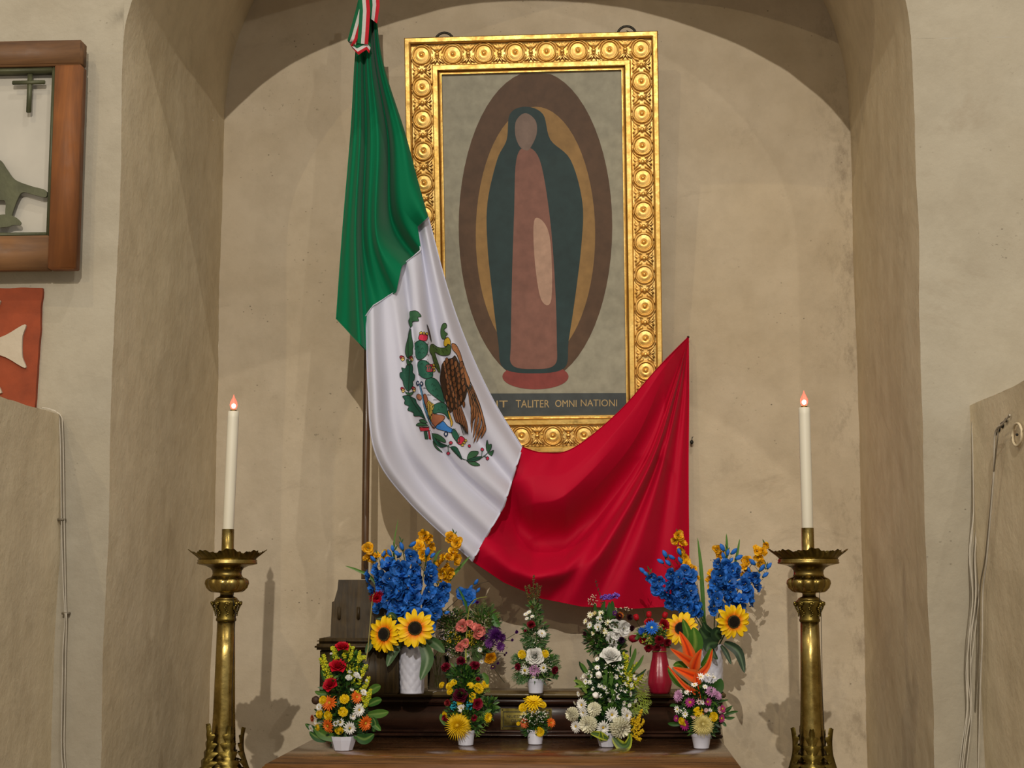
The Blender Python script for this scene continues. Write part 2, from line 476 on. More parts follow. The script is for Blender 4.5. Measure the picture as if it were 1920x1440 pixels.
# rosette
mb = MB()
prof = [(0.0415, 0), (0.0415, 0.012), (0.039, 0.0165), (0.036, 0.0165), (0.034, 0.012), (0.0335, 0.006), (0.030, 0.0070), (0.020, 0.0085), (0.011, 0.0100), (0.0098, 0.0080), (0.0090, 0.0085), (0.0080, 0.0145), (0.0055, 0.0180), (0.002, 0.0192)]
def zg(r, z, a):
    if 0.011 < r < 0.033:
        d = abs(((a / (2 * PI) * 5 + 0.3) % 1) - 0.5)
        if d > 0.46: return z - 0.005
    return z
mb.lathe(prof, 40, rad=None, zmod=zg)
ROS = mb.mesh('rosette', M_GOLD); ROS.polygons.foreach_set('use_smooth', [True] * len(ROS.polygons))
# acanthus tie between two rosettes (its long axis across the border)
mb = MB()
mb.ball((0, 0, 0.014), 0.0085, sub=2, sc=(1.2, 1.0, 0.8))
mb.ball((0.0, 0.011, 0.010), 0.006, sub=1, sc=(1.3, 0.6, 0.8)); mb.ball((0.0, -0.011, 0.010), 0.006, sub=1, sc=(1.3, 0.6, 0.8))
for sy in (-1, 1):
    for k, (ang, L, w) in enumerate(((-38, 0.036, 0.010), (-14, 0.036, 0.0085), (14, 0.036, 0.0085), (38, 0.036, 0.010))):
        P = []
        for i in range(7):
            t = i / 6
            a = R(ang) * (0.55 + 0.75 * t)
            cx, cy = math.sin(a) * L * t * 1.05, sy * (0.010 + math.cos(a * 0.6) * L * t * 0.86)
            wd = w * (0.35 + 1.1 * math.sin(PI * min(1, t * 0.85 + 0.1))) * 0.5
            h = 0.007 + 0.010 * math.sin(PI * t) + (0.004 if t > 0.7 else 0)
            nx, ny = math.cos(a), -sy * math.sin(a)
            P.append([(cx - nx * wd, cy - ny * wd, h * 0.35), (cx - nx * wd * 0.5, cy - ny * wd * 0.5, h), (cx, cy, h * 0.72), (cx + nx * wd * 0.5, cy + ny * wd * 0.5, h), (cx + nx * wd, cy + ny * wd, h * 0.35)])
        mb.grid(P, 0, 0)
# side scrolls cradling the rosettes
for sx in (-1, 1):
    for sy in (-1, 1):
        pts = []
        for i in range(9):
            a = R(12 + i * 9.5)
            pts.append((sx * (0.0668 - 0.0465 * math.cos(a * 0.92)) * 0.98, sy * 0.0465 * math.sin(a) * 0.93, 0.010 + 0.002 * math.sin(i)))
        mb.tube(pts, 0.0036, 5, r1=0.0022)
TIE = mb.mesh('leaf_tie', M_GOLD)
F0 = MP @ Matrix.Translation((0, -0.006, 0)) @ Matrix.Rotation(R(90), 4, 'X')      # local z -> towards viewer, local y -> up
mid = 0.072
nxr, nzr = 8, 13
xs_ = [lerp(-hw + mid, hw - mid, i / (nxr - 1)) for i in range(nxr)]
zs_ = [lerp(mid, PH - mid, i / (nzr - 1)) for i in range(nzr)]
pos = [(x, mid) for x in xs_] + [(x, PH - mid) for x in xs_] + [(xs_[0], z) for z in zs_[1:-1]] + [(xs_[-1], z) for z in zs_[1:-1]]
for (x, z) in pos:
    ob('rosette', ROS, painting, F0 @ Matrix.Translation((x, z, 0)) @ Matrix.Rotation(random.uniform(0, 6.28), 4, 'Z'))
for z in (mid, PH - mid):
    for a, b_ in zip(xs_, xs_[1:]):
        ob('leaf_tie', TIE, painting, F0 @ Matrix.Translation(((a + b_) / 2, z, 0)))
for x in (xs_[0], xs_[-1]):
    for a, b_ in zip(zs_, zs_[1:]):
        ob('leaf_tie', TIE, painting, F0 @ Matrix.Translation((x, (a + b_) / 2, 0)) @ Matrix.Rotation(R(90), 4, 'Z'))
# canvas
def on_canvas(px, py, off=0.0):
    d = MC @ Vector(((px - 960) / F, -(py - 720) / F, -1))
    p0 = PB + AY * (0.004 - off)
    return CAM + d * ((p0 - CAM).dot(AY) / d.dot(AY))
ci = 0.156
mb = MB()
mb.grid([[MP @ Vector((lerp(-hw + ci, hw - ci, i / 8), 0.004, lerp(ci, PH - ci, j / 12))) for i in range(9)] for j in range(13)], 0, 0, col=lin(160, 156, 138))
canvas = part('canvas', mb, M_OIL, painting)
def paint(name, pts, col, off, n=None, mat=None, parent=None):
    v = [on_canvas(x, y, off) for x, y in pts]
    mb = MB()
    tri = geometry.tessellate_polygon([[Vector((x, y, 0)) for x, y in pts]])
    mb.add(v, [tuple(t) for t in tri], 0, col)
    return part(name, mb, mat or M_OIL, canvas, smooth=False)
def smooth_poly(pts, k=6, closed=True):
    out = []; n = len(pts)
    for i in range(n if closed else n - 1):
        p0, p1, p2, p3 = [Vector((*pts[(i + d) % n], 0)) if closed else Vector((*pts[min(max(i + d, 0), n - 1)], 0)) for d in (-1, 0, 1, 2)]
        for j in range(k):
            t = j / k
            q = 0.5 * ((2 * p1) + (-p0 + p2) * t + (2 * p0 - 5 * p1 + 4 * p2 - p3) * t * t + (-p0 + 3 * p1 - 3 * p2 + p3) * t ** 3)
            out.append((q.x, q.y))
    if not closed: out.append(tuple(pts[-1]))
    return out
def ell(cx, cy, rx, ry, n=48, ytop=None):
    o = []
    for i in range(n):
        a = 2 * PI * i / n
        o.append((cx + rx * math.cos(a), max(cy + ry * math.sin(a), ytop or -999)))
    return o
# plain generic stand-in for the picture: a hooded robed figure before a dark oval
paint('painted_oval', ell(1004, 425, 144, 292, 64, 138), lin(92, 68, 50), 0.0005)
paint('painted_glow', ell(1004, 440, 112, 240, 64), lin(152, 118, 70), 0.001)
paint('painted_cloud', ell(1004, 706, 62, 24, 40), lin(140, 66, 60), 0.0012)
paint('painted_mantle', smooth_poly([(985, 200), (1018, 214), (1032, 262), (1070, 300), (1092, 380), (1090, 460), (1078, 560), (1066, 640), (1058, 690), (1000, 700), (944, 690), (934, 640), (924, 560), (914, 460), (914, 380), (932, 300), (950, 262), (956, 214)]), lin(38, 60, 62), 0.0015)
paint('painted_gown', smooth_poly([(986, 276), (1012, 300), (1030, 400), (1040, 520), (1044, 640), (1040, 684), (1000, 692), (960, 684), (958, 640), (960, 520), (964, 400), (968, 300)]), lin(134, 92, 80), 0.002)
paint('painted_sash', smooth_poly([(1003, 410), (1030, 440), (1034, 560), (1014, 560), (1002, 480)]), lin(184, 150, 130), 0.0022)
paint('painted_face', smooth_poly([(985, 212), (1004, 226), (1006, 252), (994, 278), (986, 282), (974, 274), (966, 252), (968, 226)]), lin(128, 108, 98), 0.0025)
paint('painted_band', [(800, 738), (1184, 737), (1184, 790), (800, 790)], lin(72, 78, 80), 0.001)
def text_mesh(words, mapf, mat, root, name='lettering', col=(1, 1, 1)):
    """words: (text, x0, x1, ybase, ytop) in photo pixels, laid on a surface by mapf"""
    for (w, x0, x1, yb, yt) in words:
        mb = MB()
        cu = bpy.data.curves.new('t', 'FONT'); cu.body = w; cu.resolution_u = 3
        o = bpy.data.objects.new('t', cu); COL.objects.link(o)
        bpy.context.view_layer.update()
        me = o.to_mesh()
        vx = [v.co.x for v in me.vertices]; vy = [v.co.y for v in me.vertices]
        ax, bx, ay, by = min(vx), max(vx), min(vy), max(vy)
        mb.add([mapf(x0 + (v.co.x - ax) / (bx - ax) * (x1 - x0), yb + (v.co.y - ay) / (by - ay) * (yt - yb)) for v in me.vertices], [tuple(p.vertices) for p in me.polygons], 0, col)
        o.to_mesh_clear(); bpy.data.objects.remove(o); bpy.data.curves.remove(cu)
        part(name, mb, mat, root, smooth=False)
text_mesh([('NON', 836, 872, 764, 751), ('FECIT', 884, 952, 764, 751), ('TALITER', 967, 1030, 764, 750), ('OMNI', 1041, 1081, 763, 750), ('NATIONI', 1089, 1157, 762, 749)],
          lambda x, y: on_canvas(x, y, 0.0018), M_OIL, canvas, col=lin(190, 164, 116))
# hanging rings with their wires
for (px, py) in ((833, 78), (1175, 66)):
    c = at(px, py, 6.70)
    mb = MB(); mb.tube([c + Vector((0.040 * math.cos(2 * PI * k / 20), 0, 0.040 * math.sin(2 * PI * k / 20))) for k in range(21)], 0.0055, 7)
    rg = part('hanging_ring', mb, M_IRON, painting)
    mb = MB(); mb.tube([c + Vector((0.0, 0, 0.02)), c + Vector((0.02, 0.06, 0.03)), Vector((c.x + 0.045, YB, c.z + 0.035))], 0.002, 5)
    part('hanging_wire', mb, M_BLACK, painting)

# ------------------------------------------------------------------ flag pole and its wooden stand
ZT = 1.0                    # table top height
GZ = 1.178                  # top of the raised shelf
PX, PY = at(686, 900, 6.45).x, 6.45
sb = Vector((PX, PY, GZ))
stand = thing('flagpole_stand', sb, 'stepped brown wooden flagpole stand at the left end of the raised shelf', 'stand')
def tier(mb, hx, hy, z0, z1, b=0.004): mb.bbox(PX - hx, PX + hx, PY - hy, PY + hy, z0, z1, b)
k = 6.45 / F
zz = lambda py: at(687, py, 6.38).z
mb = MB(); tier(mb, 72 * k, 0.13, GZ + 0.001, zz(1217)); part('plinth', mb, M_STAND, stand)
mb = MB(); tier(mb, 80 * k, 0.16, zz(1217), zz(1206), 0.008); tier(mb, 77 * k, 0.15, zz(1206), zz(1196), 0.009)
part('moulding', mb, M_STAND, stand)
# upper block: chamfered profile extruded in depth
def extr(mb, prof, cx, y0, y1):
    """prof right-half list of (halfwidth, z) bottom->top"""
    L = [Vector((cx - h, 0, z)) for h, z in prof] + [Vector((cx + h, 0, z)) for h, z in reversed(prof)]
    n = len(L)
    vs_ = [Vector((p.x, y0, p.z)) for p in L] + [Vector((p.x, y1, p.z)) for p in L]
    fs_ = [(i, (i + 1) % n, n + (i + 1) % n, n + i) for i in range(n)] + [tuple(reversed(range(n))), tuple(range(n, 2 * n))]
    mb.add(vs_, fs_)
mb = MB(); extr(mb, [(57 * k, zz(1196)), (55 * k, zz(1129)), (51 * k, zz(1127)), (45 * k, zz(1105)), (43.5 * k, zz(1087))], PX, PY - 0.08, PY + 0.08)
part('tapered_block', mb, M_STAND, stand, smooth=False)
for px in (636, 672):
    c = at(px, 1147, PY - 0.083)
    mb = MB(); mb.bbox(c.x - 0.006, c.x + 0.006, PY - 0.092, PY - 0.078, c.z - 0.030, c.z + 0.020, 0.003)
    part('peg', mb, M_STAND, stand)
mb = MB()
ztop = at(695, -60, 6.45).z
mb.tube([(PX, PY, zz(1087) + 0.002), (PX, PY, 2.4), (PX + 0.002, PY, 3.0), (PX, PY, ztop)], 0.0145, 16)
pole = part('flagpole', mb, M_POLE, label='slim brown wooden pole carrying the flag, rising from the stepped stand', cat='pole')

# ------------------------------------------------------------------ the flag
def interp(pts, u):
    if u <= pts[0][0]: return pts[0][1:]
    for a, b_ in zip(pts, pts[1:]):
        if u <= b_[0]:
            t = (u - a[0]) / max(1e-9, b_[0] - a[0])
            return tuple(lerp(x, y, t) for x, y in zip(a[1:], b_[1:]))
    return pts[-1][1:]
def cr(p0, p1, p2, p3, t):
    return tuple(0.5 * (2 * b_ + (c - a) * t + (2 * a - 5 * b_ + 4 * c - d) * t * t + (3 * b_ - a - 3 * c + d) * t ** 3) for a, b_, c, d in zip(p0, p1, p2, p3))
def sheet(name, rows, nu, nv, fold, mat, root):
    """rows: [(v, [(u, px, py, Y)...])...]; fold(u,v) -> depth offset"""
    P = []
    vs_ = [r[0] for r in rows]
    for j in range(nv + 1):
        v = j / nv
        k_ = max(i for i in range(len(rows) - 1) if vs_[i] <= v + 1e-9)
        t = (v - vs_[k_]) / (vs_[k_ + 1] - vs_[k_])
        row = []
        for i in range(nu + 1):
            u = i / nu
            q = [interp(rows[min(max(k_ + d, 0), len(rows) - 1)][1], u) for d in (-1, 0, 1, 2)]
            px, py, Y = cr(*q, t)
            lim = 6.845 + 0.12 * min(1, max(0, (py - 856) / 45, (px - 1246) / 30))
            Yf = Y + fold(u, v, px, py)
            row.append(at(px, py, lim - 0.02 * math.log(1 + math.exp(min(40, (lim - Yf) / 0.02)))))
        P.append(row)
    mb = MB(); mb.grid(P, 0, 0)
    return part(name, mb, mat, root), P
flag = thing('hanging_flag', at(690, 60, 6.4), 'large green white and red flag draped from its pole across the gilded frame', 'flag')
sig = lambda x: 1 / (1 + math.exp(-x))
def bumpf(u, c, w): return math.exp(-((u - c) / w) ** 2)
g_rows = [
 (0.0, [(0, 684, -50, 6.44), (1, 702, -50, 6.44)]),
 (0.22, [(0, 667, 100, 6.40), (0.5, 690, 100, 6.38), (1, 715, 100, 6.40)]),
 (0.45, [(0, 658, 250, 6.36), (0.5, 700, 262, 6.34), (1, 760, 250, 6.42)]),
 (0.72, [(0, 643, 432, 6.33), (0.3, 676, 450, 6.32), (0.6, 708, 440, 6.34), (1, 784, 340, 6.48)]),
 (1.0, [(0, 631, 598, 6.32), (0.28, 686, 657, 6.30), (0.281, 686, 596, 6.30), (0.34, 700, 575, 6.31), (0.55, 743, 548, 6.36), (0.62, 753, 500, 6.38), (0.80, 790, 470, 6.44), (0.84, 783, 425, 6.46), (1, 803, 407, 6.5)])]
def fold_g(u, v, px, py):
    a = 0.085 * min(1, 0.14 + v)
    f = 0.6 * math.cos((u * 2.6 + 0.02 + 0.06 * math.sin(v * 4)) * 2 * PI) + 0.22 * math.cos((u * 5.3 + 0.3) * 2 * PI)
    f += 0.9 * bumpf(u, 0.73, 0.05) - 0.6 * bumpf(u, 0.88, 0.08)
    return a * f + 0.004 * math.cos(u * 8 * 2 * PI) * (1 - v) * min(1, v * 6)
gp, GP = sheet('green_panel', g_rows, 150, 90, fold_g, M_GREEN, flag)
w_rows = [
 (0.0, [(0, 686, 594, 6.31), (0.10, 700, 573, 6.315), (0.42, 743, 546, 6.365), (0.52, 753, 499, 6.385), (0.75, 789, 469, 6.445), (0.80, 783, 425, 6.465), (1, 803, 407, 6.502)]),
 (0.28, [(0, 690, 725, 6.28), (0.5, 775, 660, 6.36), (1, 841, 548, 6.54)]),
 (0.52, [(0, 704, 850, 6.30), (0.5, 800, 780, 6.38), (1, 880, 655, 6.58)]),
 (0.76, [(0, 768, 943, 6.40), (0.5, 858, 870, 6.45), (1, 926, 752, 6.62)]),
 (1.0, [(0, 885, 1052, 6.50), (0.2, 908, 1012, 6.50), (0.48, 944, 950, 6.53), (0.7, 958, 905, 6.56), (1, 979, 838, 6.64)])]
def fold_w(u, v, px, py):
    e = min(1, 0.5 + v) * (1 - 0.3 * v)
    f = 0.026 * math.cos(u * 3.6 * 2 * PI + 1.1 + 1.5 * v) + 0.030 * bumpf(u, 0.80 - 0.1 * v, 0.05) - 0.026 * bumpf(u, 0.92, 0.05)
    f += 0.010 * math.sin(u * 24 + v * 4) - 0.035 * bumpf(u, 0.06, 0.07) + 0.030 * bumpf(u, 0.33, 0.05) * math.sin(PI * min(1, v * 1.2)) + 0.022 * bumpf(u, 0.55 - 0.12 * v, 0.035)
    return e * f
wp, WP = sheet('white_panel', w_rows, 140, 130, fold_w, M_WHITE, flag)
# red panel fanned out from the pin; u = 0 top edge ... 1 free edge
far = [(0, 979, 838, 6.64), (0.10, 958, 905, 6.56), (0.18, 944, 950, 6.53), (0.26, 908, 1012, 6.50), (0.33, 885, 1052, 6.50), (0.45, 945, 1092, 6.56), (0.57, 1015, 1122, 6.62), (0.70, 1090, 1137, 6.70), (0.85, 1190, 1141, 6.80), (1.0, 1294, 1135, 6.90)]
r_rows = [
 (0.0, [(0, 1290, 632, 6.965), (1, 1290.5, 634, 6.965)]),
 (0.22, [(0, 1233, 690, 6.80), (0.15, 1237, 700, 6.79), (0.33, 1243, 712, 6.80), (0.6, 1260, 735, 6.84), (0.85, 1276, 742, 6.91), (1, 1291, 745, 6.95)]),
 (0.45, [(0, 1160, 772, 6.78), (0.12, 1166, 795, 6.72), (0.33, 1180, 840, 6.70), (0.6, 1212, 865, 6.78), (0.85, 1250, 875, 6.86), (1, 1290, 880, 6.93)]),
 (0.72, [(0, 1075, 840, 6.72), (0.08, 1072, 880, 6.64), (0.2, 1064, 925, 6.58), (0.33, 1055, 975, 6.58), (0.5, 1090, 1000, 6.62), (0.7, 1160, 1012, 6.72), (0.85, 1220, 1015, 6.80), (1, 1291, 1018, 6.92)]),
 (0.86, [(0, 1020, 849, 6.68), (0.09, 1010, 892, 6.60), (0.2, 998, 945, 6.55), (0.33, 968, 1022, 6.54), (0.5, 1030, 1062, 6.60), (0.7, 1125, 1078, 6.70), (0.85, 1200, 1080, 6.79), (1, 1292, 1080, 6.91)]),
 (1.0, far)]
def fold_r(u, v, px, py):
    e = math.sin(min(1, v * 1.6) * PI / 2)
    # hanging folds on the right, radiating from the pin
    f = 0.026 * bumpf(u, 0.60, 0.03) - 0.030 * bumpf(u, 0.655, 0.035) + 0.034 * bumpf(u, 0.73, 0.03) - 0.022 * bumpf(u, 0.80, 0.035) + 0.022 * bumpf(u, 0.885, 0.03) - 0.014 * bumpf(u, 0.95, 0.03)
    f *= e * (1 - 0.35 * max(0, v - 0.6) / 0.4)
    # swag: a rolled top edge, a deep hollow under it, a belly that catches the light, then a receding skirt
    yv = interp([(880, 870), (920, 900), (960, 945), (1000, 985), (1060, 985), (1120, 935), (1180, 855), (1230, 772), (1270, 694), (1290, 640)], px)[0]
    yb = interp([(880, 1000), (920, 1035), (960, 1064), (1000, 1078), (1060, 1072), (1120, 1040), (1180, 965), (1230, 862), (1270, 748), (1290, 650)], px)[0]
    q = (py - yv) / max(8.0, yb - yv)
    amp = min(1, (1290 - px) / 210) * min(1, max(0.15, (px - 880) / 90)) * max(0.0, 1 - max(0, u - 0.52) / 0.2)
    f += amp * (0.200 * bumpf(q, 0.30, 0.60) - 0.085 * bumpf(q, 1.0, 0.30) + 0.16 * min(1.0, max(0, q - 1.05)) + 0.006 * math.sin(px * 0.06 + q * 5) * bumpf(q, 1.0, 0.35))
    f += 0.012 * math.sin(px * 0.085 + py * 0.05) * bumpf(u, 0.02, 0.05) * bumpf(v, 0.84, 0.12)
    f += -0.012 * bumpf((py - (1010 + 0.28 * (px - 900))) / 26, 0, 1) * bumpf((px - 930) / 40, 0, 1)
    return f
rp, RP = sheet('red_panel', r_rows, 190, 120, fold_r, M_RED, flag)
# sewn seams and hems: narrow raised bands along edges
def band(name, pts, w, mat, root, off=0.0025):
    mb = MB(); mb.tube([p - Vector((0, off, 0)) for p in pts], w, 6, flat=0.35)
    return part(name, mb, mat, root)
band('seam', WP[0], 0.0045, M_WHITE, flag)
band('seam', WP[-1], 0.0050, M_WHITE, flag)
band('hem', [r[0] for r in WP], 0.0045, M_WHITE, flag)
band('hem', [r[-1] for r in WP], 0.0042, M_WHITE, flag)
band('hem', [r[-1] for r in RP], 0.0035, M_RED, flag)
band('hem', RP[-1][63:], 0.0030, M_RED, flag)
band('hem', [r[0] for r in RP], 0.0035, M_RED, flag)
band('hem', GP[-1][:43], 0.0035, M_GREEN, flag)
band('hem', [r[0] for r in GP], 0.003, M_GREEN, flag)
mb = MB(); c = at(1290, 633, 6.97)
mb.ball(c - Vector((0, 0.012, 0)), 0.006, sub=2); mb.tube([c, c + Vector((0, 0.05, 0))], 0.002, 6)
part('pin', mb, M_IRON, flag)
# tricolour ribbon tied at the top of the pole
def ribbon(pts, w, ncols, off=0):
    """flat ribbon through px points (px,py,Y,ang) split in colour stripes"""
    mb = MB(); cols = [lin(0, 104, 62), lin(226, 222, 222), lin(196, 20, 40)]
    for s in range(3):
        P = []
        for (px, py, Y, ax, ay) in pts:
            P.append([at(px + ax * (e - 0.5) * w, py + ay * (e - 0.5) * w, Y + 0.004 * math.sin(e * 6)) for e in (s / 3, (s + 0.5) / 3, (s + 1) / 3)])
        mb.grid(P, 0, 0, col=cols[s])
    return mb
part('ribbon_tail', ribbon([(680, -30, 6.30, 1, 0.05), (684, 20, 6.29, 1, 0.05), (682, 55, 6.285, 1, 0.05), (680, 82, 6.30, 1, 0.1)], 20, 3), M_PRINT, flag)
part('ribbon_tail', ribbon([(688, -30, 6.33, 1, 0.3), (676, 20, 6.32, 0.9, 0.5), (662, 70, 6.315, 0.8, 0.7), (656, 83, 6.32, 0.5, 0.8), (670, 94, 6.31, 0.25, 1), (688, 84, 6.31, -0.1, 1), (694, 92, 6.32, -0.2, 0.9)], 18, 3), M_PRINT, flag)
part('ribbon_tail', ribbon([(700, -30, 6.33, 1, 0), (702, 10, 6.32, 1, 0.1), (699, 38, 6.33, 0.8, 0.6)], 20, 3), M_PRINT, flag)

# ------------------------------------------------------------------ the emblem printed on the white panel
BV = BVHTree.FromPolygons([tuple(v.co) for v in wp.data.vertices], [tuple(p.vertices) for p in wp.data.polygons])
def on_flag(px, py, off=0.001):
    d = (MC @ Vector(((px - 960) / F, -(py - 720) / F, -1))).normalized()
    h, n_, i_, di = BV.ray_cast(CAM, d)
    if h is None: h = at(px, py, 6.42); n_ = Vector((0, -1, 0))
    if n_.y > 0: n_ = -n_
    return h + n_ * off
def Q(x, y): return (720 + x / 4.2333, 560 + y / 4.2353)      # from the 1016x1440 study crop
emblem_parts = {}
def blob(key, pts, col, k=4, outline=True, off=0.0024, ow=0.8, raw=False):
    pp = [Q(*p) for p in pts]
    pp = smooth_poly(pp, k) if k > 1 else pp
    bm = bmesh.new()
    vs2 = [bm.verts.new((x, y, 0)) for x, y in pp]
    for t in geometry.tessellate_polygon([[Vector((x, y, 0)) for x, y in pp]]):
        try: bm.faces.new([vs2[i] for i in t])
        except ValueError: pass
    for _ in range(4):
        es = [e for e in bm.edges if e.calc_length() > 4.5]
        if not es: break
        bmesh.ops.subdivide_edges(bm, edges=es, cuts=1)
    bmesh.ops.triangulate(bm, faces=bm.faces[:])
    bm.verts.index_update()
    mb = emblem_parts.setdefault(key, MB())
    mb.add([on_flag(v.co.x, v.co.y, off) for v in bm.verts], [tuple(v.index for v in f.verts) for f in bm.faces], 0, col)
    bm.free()
    if outline: line(key, pp + [pp[0]], ow, lin(22, 24, 18), off + 0.0007)
def line(key, pp, w, col, off=0.0032):
    mb = emblem_parts.setdefault(key, MB())
    P = []
    n = len(pp)
    for i, (x, y) in enumerate(pp):
        a = pp[max(i - 1, 0)]; b_ = pp[min(i + 1, n - 1)]
        dx, dy = b_[0] - a[0], b_[1] - a[1]; l = math.hypot(dx, dy) or 1
        nx, ny = -dy / l * w / 2, dx / l * w / 2
        P.append([on_flag(x - nx, y - ny, off), on_flag(x + nx, y + ny, off)])
    mb.grid(P, 0, 0, col=col)
def qline(key, pts, w, col=lin(22, 24, 18), k=4): line(key, smooth_poly([Q(*p) for p in pts], k, closed=False), w, col)
LG, DG, BR, DBR = lin(52, 98, 66), lin(30, 82, 66), lin(142, 92, 58), lin(64, 44, 28)
# wreath
leaf = 'laurel_and_oak_wreath'
blob(leaf, [(205, 225), (190, 180), (200, 150), (200, 110), (225, 98), (262, 100), (292, 140), (270, 150), (275, 178), (240, 180), (228, 190), (228, 215)], LG)
blob(leaf, [(182, 470), (165, 430), (168, 380), (180, 330), (195, 280), (208, 240), (214, 300), (228, 370), (222, 400), (222, 440), (205, 460)], LG)
blob(leaf, [(188, 735), (160, 690), (150, 650), (130, 620), (130, 590), (148, 580), (142, 548), (165, 555), (180, 525), (215, 520), (225, 560), (222, 585), (240, 610), (235, 645), (222, 660), (225, 690)], DG)
blob(leaf, [(325, 960), (285, 935), (235, 932), (228, 905), (190, 885), (195, 855), (165, 835), (168, 805), (150, 775), (190, 768), (212, 780), (245, 800), (255, 830), (285, 870), (300, 900), (320, 940)], DG)
blob(leaf, [(275, 965), (310, 960), (340, 985), (300, 990)], LG, 3)
blob(leaf, [(250, 1005), (280, 985), (330, 995), (340, 1010), (290, 1015)], LG, 3)
blob(leaf, [(375, 1070), (430, 1075), (480, 1110), (490, 1140), (440, 1125), (400, 1100)], LG)
blob(leaf, [(380, 1080), (420, 1120), (470, 1150), (505, 1165), (450, 1180), (410, 1160), (385, 1120)], DG)
blob(leaf, [(385, 1130), (410, 1170), (440, 1200), (462, 1222), (420, 1200), (392, 1165)], LG)
blob(leaf, [(530, 1180), (570, 1175), (600, 1220), (620, 1275), (580, 1240)], DG)
blob(leaf, [(660, 1275), (665, 1240), (690, 1215), (745, 1218), (730, 1250), (690, 1270)], LG)
blob(leaf, [(655, 1285), (720, 1260), (775, 1258), (745, 1285), (690, 1298)], DG)
blob(leaf, [(665, 1290), (720, 1298), (758, 1325), (715, 1328), (680, 1310)], LG)
blob(leaf, [(820, 1215), (812, 1165), (822, 1120), (832, 1155), (856, 1155), (850, 1195)], LG)
blob(leaf, [(825, 1225), (850, 1210), (874, 1202), (855, 1248)], LG, 3)
blob(leaf, [(175, 480), (200, 500), (215, 485), (205, 525), (180, 522)], LG, 3)
blob(leaf, [(170, 738), (195, 750), (232, 738), (212, 768), (185, 765)], LG, 3)
qline(leaf, [(205, 225), (188, 300), (188, 470), (200, 540), (190, 700), (200, 770), (250, 860), (330, 965), (375, 1060), (430, 1140), (530, 1180), (600, 1250), (655, 1280), (770, 1265), (830, 1215)], 1.3, lin(28, 60, 44), 5)
for (x, y, s) in ((145, 470, 1), (212, 472, -1), (152, 720, 1), (232, 715, -1)):
    blob(leaf, [(x - 18, y - 8), (x - 8, y - 18), (x + 12, y - 8), (x + 6, y + 8), (x - 12, y + 6)], lin(168, 40, 62), 3)
    blob(leaf, [(x - 12, y + 2), (x + 12, y - 4), (x + 14, y + 16), (x, y + 26)], lin(232, 200, 120), 3)
for (x, y) in ((530, 1143), (512, 1225), (776, 1200), (817, 1270)):
    blob(leaf, [(x - 13, y), (x, y - 14), (x + 14, y), (x, y + 15)], lin(196, 52, 80), 4)
qline(leaf, [(505, 1170), (530, 1150)], 1.2, lin(30, 80, 56)); qline(leaf, [(510, 1175), (512, 1215)], 1.2, lin(30, 80, 56))
qline(leaf, [(770, 1255), (776, 1210)], 1.2, lin(30, 80, 56)); qline(leaf, [(785, 1250), (812, 1265)], 1.2, lin(30, 80, 56))
# little tricolour knot
kn = 'tricolour_knot'
blob(kn, [(275, 1020), (355, 1018), (355, 1050), (285, 1052)], lin(190, 44, 60), 1); blob(kn, [(275, 1012), (350, 1010), (352, 1022), (278, 1026)], lin(232, 228, 226), 1)
blob(kn, [(312, 1058), (335, 1052), (345, 1118), (322, 1115)], lin(40, 84, 60), 1); blob(kn, [(345, 1050), (358, 1045), (368, 1120), (352, 1112)], lin(190, 44, 60), 1)
# cactus pads with spines
cx_ = 'cactus'
for pts in ([(268, 480), (250, 450), (246, 400), (250, 355), (285, 332), (325, 350), (346, 385), (338, 440), (310, 475), (285, 485)],
            [(330, 635), (290, 610), (272, 560), (272, 510), (300, 488), (340, 500), (375, 550), (384, 610), (370, 628)],
            [(470, 830), (400, 780), (350, 730), (330, 680), (338, 640), (385, 630), (425, 660), (452, 720), (470, 790)],
            [(400, 915), (382, 870), (410, 835), (460, 825), (490, 850), (500, 900), (510, 960), (480, 920), (430, 905)],
            [(585, 1145), (550, 1105), (532, 1060), (550, 1035), (582, 1075), (598, 1130)]):
    blob(cx_, pts, lin(38, 96, 78))
for (x, y, dx, dy) in ((248, 350, -4, -16), (250, 455, -16, 6), (342, 360, 8, -16), (345, 440, 6, 14), (275, 595, 14, 18), (340, 500, 4, -22), (320, 705, 18, 6), (350, 760, 24, 6), (395, 800, 24, 4), (560, 1048, 4, -18), (590, 1080, 0, -16)):
    blob(cx_, [(x - 5, y + 4), (x + dx, y + dy), (x + 7, y + 2)], lin(226, 224, 224), 1, ow=0.6)
for (x, y) in ((275, 380), (305, 395), (285, 425), (315, 430), (300, 360), (305, 515), (330, 540), (330, 600), (365, 600), (380, 680), (410, 720), (385, 730), (420, 770), (395, 690), (430, 880), (455, 860)):
    qline(cx_, [(x - 8, y + 8), (x, y - 6), (x + 8, y + 8)], 0.6, lin(18, 44, 36), 1)
def tuna(x, y, a):
    ca, sa = math.cos(a), math.sin(a)
    f = lambda u, v: (x + u * ca - v * sa, y + u * sa + v * ca)
    blob('cactus_fruit', [f(-24, 26), f(-32, 0), f(-20, -24), f(20, -24), f(32, 0), f(22, 28)], lin(204, 44, 78), 3)
    for u in (-22, -2, 20): blob('cactus_fruit', [f(u - 11, -24), f(u, -42), f(u + 12, -24), f(u, -16)], lin(226, 196, 84), 3)
tuna(310, 305, 0.15); tuna(362, 552, 1.5); tuna(608, 1130, 2.2)
blob('cactus_fruit', [(662, 1165), (680, 1162), (682, 1180), (668, 1182)], lin(200, 44, 78), 3)
